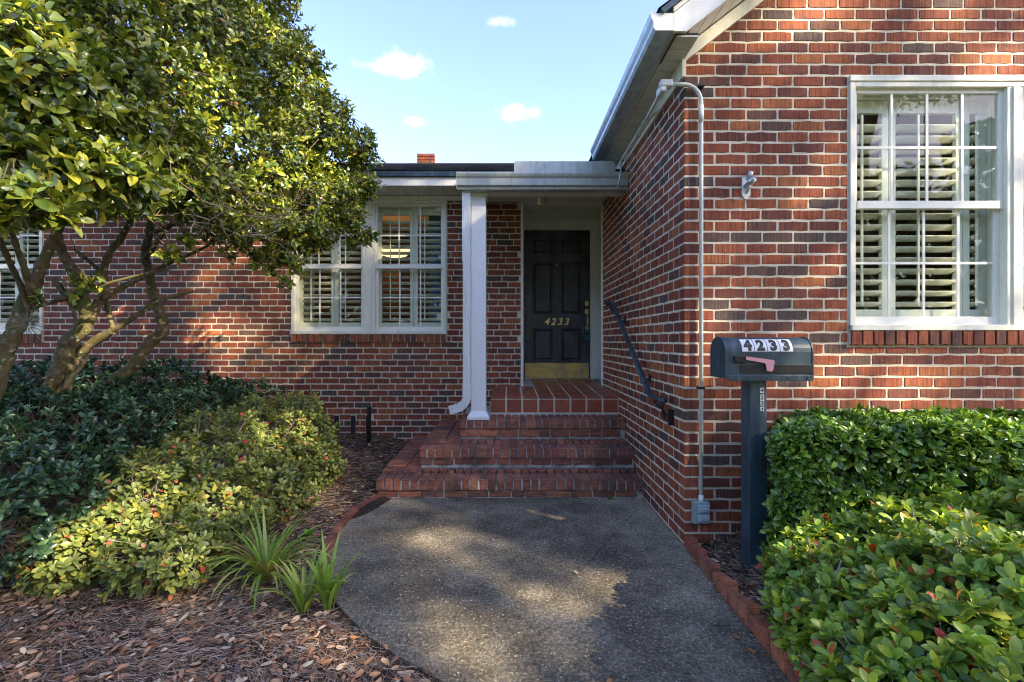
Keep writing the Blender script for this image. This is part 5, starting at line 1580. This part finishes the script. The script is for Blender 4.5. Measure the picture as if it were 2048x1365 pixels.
lc = pick([(.42, .22, .12), (.30, .15, .09), (.52, .32, .18), (.58, .44, .30), (.15, .095, .065), (.12, .11, .10), (.52, .20, .07), (.62, .50, .32)], (5, 6, 4, 4, 5, 3, 1, 1), n)
tplD = leaf_template(.46, .10, -.12, .78)
Rm = rot_from(D, rng.normal(0, .35, n) + np.where(rng.random(n) < .3, math.pi, 0))
X = np.einsum('nij,kj->nki', Rm, tplD[0]) * rng.uniform(.020, .052, n)[:, None, None] + P[:, None, :]
off = (np.arange(n) * len(tplD[0]))[:, None, None]
me = np_mesh('fallen_leaves', X.reshape(-1, 3), [(tplD[1][None] + off).reshape(-1, 4), (tplD[2][None] + off).reshape(-1, 3)], M['dryleaf'], np.repeat(lc, len(tplD[0]), axis=0))
o = bpy.data.objects.new('fallen_leaves', me); COL.objects.link(o); tag(o, 'brown and orange fallen leaves scattered over the mulch', 'leaves', kind='stuff')
# a few leaves on the concrete
for i, (px, py, c_) in enumerate([(783, 1103, (.5, .42, .08)), (1157, 1151, (.42, .34, .24)), (1288, 1003, (.45, .20, .06)), (1150, 1013, (.40, .26, .16)), (1480, 1282, (.42, .18, .07)), (1265, 1002, (.4, .26, .16)), (865, 1008, (.40, .34, .26)), (1512, 1311, (.45, .20, .06)), (1222, 1360, (.42, .20, .08)), (1100, 1140, (.4, .25, .1)), (990, 1085, (.35, .3, .24))]):
    g_ = G(px, py); tp = leaf_template(.5, .10, -.1, .8)
    d = np.array([[math.cos(i * 2.1), math.sin(i * 2.1), .05]])
    v, f4, f3, cc = leaves_np(np.array([[g_.x, g_.y, .006]]), d, np.array([.028 + .008 * (i % 3)]), tp, np.array([c_]), np.array([0.1]))
    o = bpy.data.objects.new('fallen_leaf', np_mesh('fallen_leaf', v, [f4, f3], M['dryleaf'], cc)); COL.objects.link(o)
    lab = ['yellow fallen leaf on the left part of the concrete path', 'pale tan leaf beside the path joint', 'orange leaf at the joint by the brick wall', 'brown leaf below the lowest step weeds', 'orange brown leaf near the right edging', 'small tan leaf close to the lowest step corner', 'pale leaf below the left end of the steps', 'small orange leaf beside the right edging bottom', 'orange leaf at the bottom of the photo on the path', 'tiny ochre leaf in the middle of the concrete', 'grey tan leaf upper left on the concrete'][i]
    tag(o, lab, 'leaf', 'single leaves on the path')

# ------------------------------------------------------------------ unseen shade trees, crowns cut to cast the sun patches, standing behind the photographer
targets = [  # (px, py, Y, radius) sun patches, found on the surfaces they light
    (820, 1022, 3.60, .05), (855, 1033, 3.5, .07), (885, 1045, 3.4, .05), (955, 1022, 3.62, .07), (850, 1085, 3.05, .05), (880, 1105, 2.95, .05),
    (1035, 1172, 2.52, .05), (1080, 1190, 2.43, .07), (1130, 1208, 2.37, .05), (940, 1245, 2.19, .05), (980, 1275, 2.08, .06), (900, 1300, 2.0, .05), (960, 1345, 1.9, .08),
    (640, 1000, 3.8, .12), (660, 985, 4.0, .08), (690, 1300, 2.0, .07),
    (385, 672, 5.56, .12), (430, 665, 5.56, .09), (470, 680, 5.56, .08), (150, 730, 3.2, .06), (170, 665, 3.2, .07), (225, 640, 3.25, .06), (215, 600, 3.25, .05),
    (1620, 30, 3.0, .10), (1560, 55, 3.0, .10), (1490, 80, 3.0, .07), (1700, 20, 3.0, .10), (2030, 120, 3.0, .10), (1960, 130, 3.0, .08), (1900, 20, 3.0, .1),
    (1640, 755, 3.0, .07), (1700, 745, 3.0, .08), (1760, 800, 3.0, .09), (1850, 790, 3.0, .08), (1400, 870, 3.0, .04), (1440, 835, 3.0, .06), (1460, 810, 3.0, .06), (1420, 960, 3.0, .05), (1445, 1010, 3.0, .03), (1600, 720, 3.0, .05),
    (2035, 420, 3.0, .06), (2030, 560, 3.0, .07), (1985, 300, 3.0, .05), (1930, 250, 3.02, .06), (1660, 380, 3.0, .03),
    (1840, 840, 2.6, .13), (1950, 830, 2.6, .15), (2040, 840, 2.5, .13), (1700, 850, 2.5, .08), (1600, 860, 2.5, .07), (1690, 1020, 1.95, .10), (1740, 1010, 1.9, .09), (1900, 1030, 1.8, .08), (1990, 1080, 1.6, .08), (1850, 1130, 1.6, .06), (1780, 1290, 1.4, .05),
    (430, 130, 3.0, .16), (390, 215, 2.9, .20), (470, 230, 3.0, .15), (180, 330, 1.95, .14), (90, 370, 1.5, .12), (230, 360, 1.95, .10), (60, 110, 1.9, .16), (10, 130, 1.8, .12), (560, 340, 3.2, .14), (600, 390, 3.3, .12), (640, 260, 3.4, .16), (690, 330, 3.4, .14), (520, 70, 3.6, .18), (620, 150, 3.6, .18), (500, 400, 3.0, .14), (340, 60, 3.0, .15), (580, 250, 3.4, .12),
    (520, 870, 3.6, .12), (330, 960, 2.7, .12), (240, 1040, 2.4, .12), (450, 1000, 2.8, .10), (600, 850, 3.9, .12), (380, 1100, 2.4, .08), (150, 1080, 2.3, .08)]
s_ = np.array(SUN); T = np.array([tuple(W(a, b, c)) for a, b, c, r_ in targets]); TR = np.array([r_ for *_, r_ in targets])
e1 = np.cross(s_, [0, 0, 1]); e1 /= np.linalg.norm(e1); e2 = np.cross(e1, s_)
foc = np.array([-.8, 3.0, 1.7])
def shade_tree(name, label, c1, c2, tt, ru, rv, n, base):
    th = thing(name, label, 'tree', base)
    cen = foc + e1 * c1 + e2 * c2 + s_ * tt
    m = int(n * 1.7); q = rng.uniform(-1, 1, (m, 3)); q = q[(np.abs(q) ** 2.5).sum(axis=1) < 1.25][:n]
    P = cen + e1 * q[:, :1] * ru + e2 * q[:, 1:2] * rv + s_ * q[:, 2:3] * 1.6
    rel = P[:, None, :] - T[None]; t_ = rel @ s_; dist = np.linalg.norm(rel - t_[..., None] * s_, axis=2)
    hit = (dist < (TR * np.where(T[:, 1] == 3.0, .62, .9) + .055)[None] * rng.uniform(.82, 1.12, (len(P), 1))).any(axis=1)  # leaves on the sun rays to each patch are removed to let light through
    P = P[~hit | (rng.random(len(P)) < .012)]; n = len(P)
    D = rng.normal(size=(n, 3)); sz = rng.uniform(.11, .18, n)
    Rm = rot_from(D, rng.uniform(0, 6.28, n)); Vt = np.array([(0, 0, 0), (-.27, .5, .03), (0, 1, 0), (.27, .5, .03)])
    X = np.einsum('nij,kj->nki', Rm, Vt) * sz[:, None, None] + P[:, None, :]
    F = (np.array([(0, 3, 2, 1)])[None] + (np.arange(n) * 4)[:, None, None]).reshape(-1, 4)
    cc = np.repeat(pick([(.05, .09, .025), (.07, .12, .03), (.10, .14, .035)], (1, 1, 1), n), 4, axis=0)
    o = bpy.data.objects.new('crown', np_mesh('crown', X.reshape(-1, 3), [F], M['leaf'], cc)); link(o, th)
    m_ = MB(); b = Vector((cen[0], cen[1] - 1.5, 0)); c = Vector(cen)
    m_.tube([b, b.lerp(c, .35) + Vector((.2, 0, .3)), b.lerp(c, .7), c + Vector((0, 0, .6))], [.28, .22, .16, .05], 12)
    for k in range(6):
        an = k * 1.05; m_.tube([b.lerp(c, .55 + .06 * k), c + Vector((math.cos(an), math.sin(an), .5 + .3 * math.sin(k))) * 1.3], [.08, .02], 8)
    m_.build('trunk', M['bark'], th, smooth=True)
shade_tree('oak_tree', 'tall leafy oak behind the photographer, crown gapped to shade and dapple the house front', -1.0, .4, 21.0, 4.8, 4.1, 46000, (6.5, -8.5, 0))
shade_tree('oak_tree', 'second tall oak, its crown gapped for sun patches, further right behind the photographer', 3.4, .4, 22.5, 3.6, 4.1, 26000, (11.0, -4.5, 0))

# far side of the street: a dense belt of trees that the windows mirror
n = 15000
P = np.stack([rng.uniform(-34, 36, n), rng.uniform(-24, -19, n), rng.random(n) ** .8 * 15.0], axis=1); P[:, 2] *= .75 + .25 * np.sin(P[:, 0] * .7) * np.sin(P[:, 0] * .23 + 1)
P[:, 2] += .3
Rm = rot_from(rng.normal(size=(n, 3)), rng.uniform(0, 6.28, n)); Vt = np.array([(0, 0, 0), (-.35, .5, .05), (0, 1, 0), (.35, .5, .05)])
X = np.einsum('nij,kj->nki', Rm, Vt) * rng.uniform(.6, 1.1, n)[:, None, None] + P[:, None, :]
F = (np.array([(0, 3, 2, 1)])[None] + (np.arange(n) * 4)[:, None, None]).reshape(-1, 4)
o = bpy.data.objects.new('distant_woods', np_mesh('distant_woods', X.reshape(-1, 3), [F], M['leaf'], np.repeat(pick([(.05, .09, .025), (.08, .13, .03)], (1, 1), n), 4, axis=0))); COL.objects.link(o)
tag(o, 'belt of green woods across the street behind the photographer', 'woods', kind='stuff')
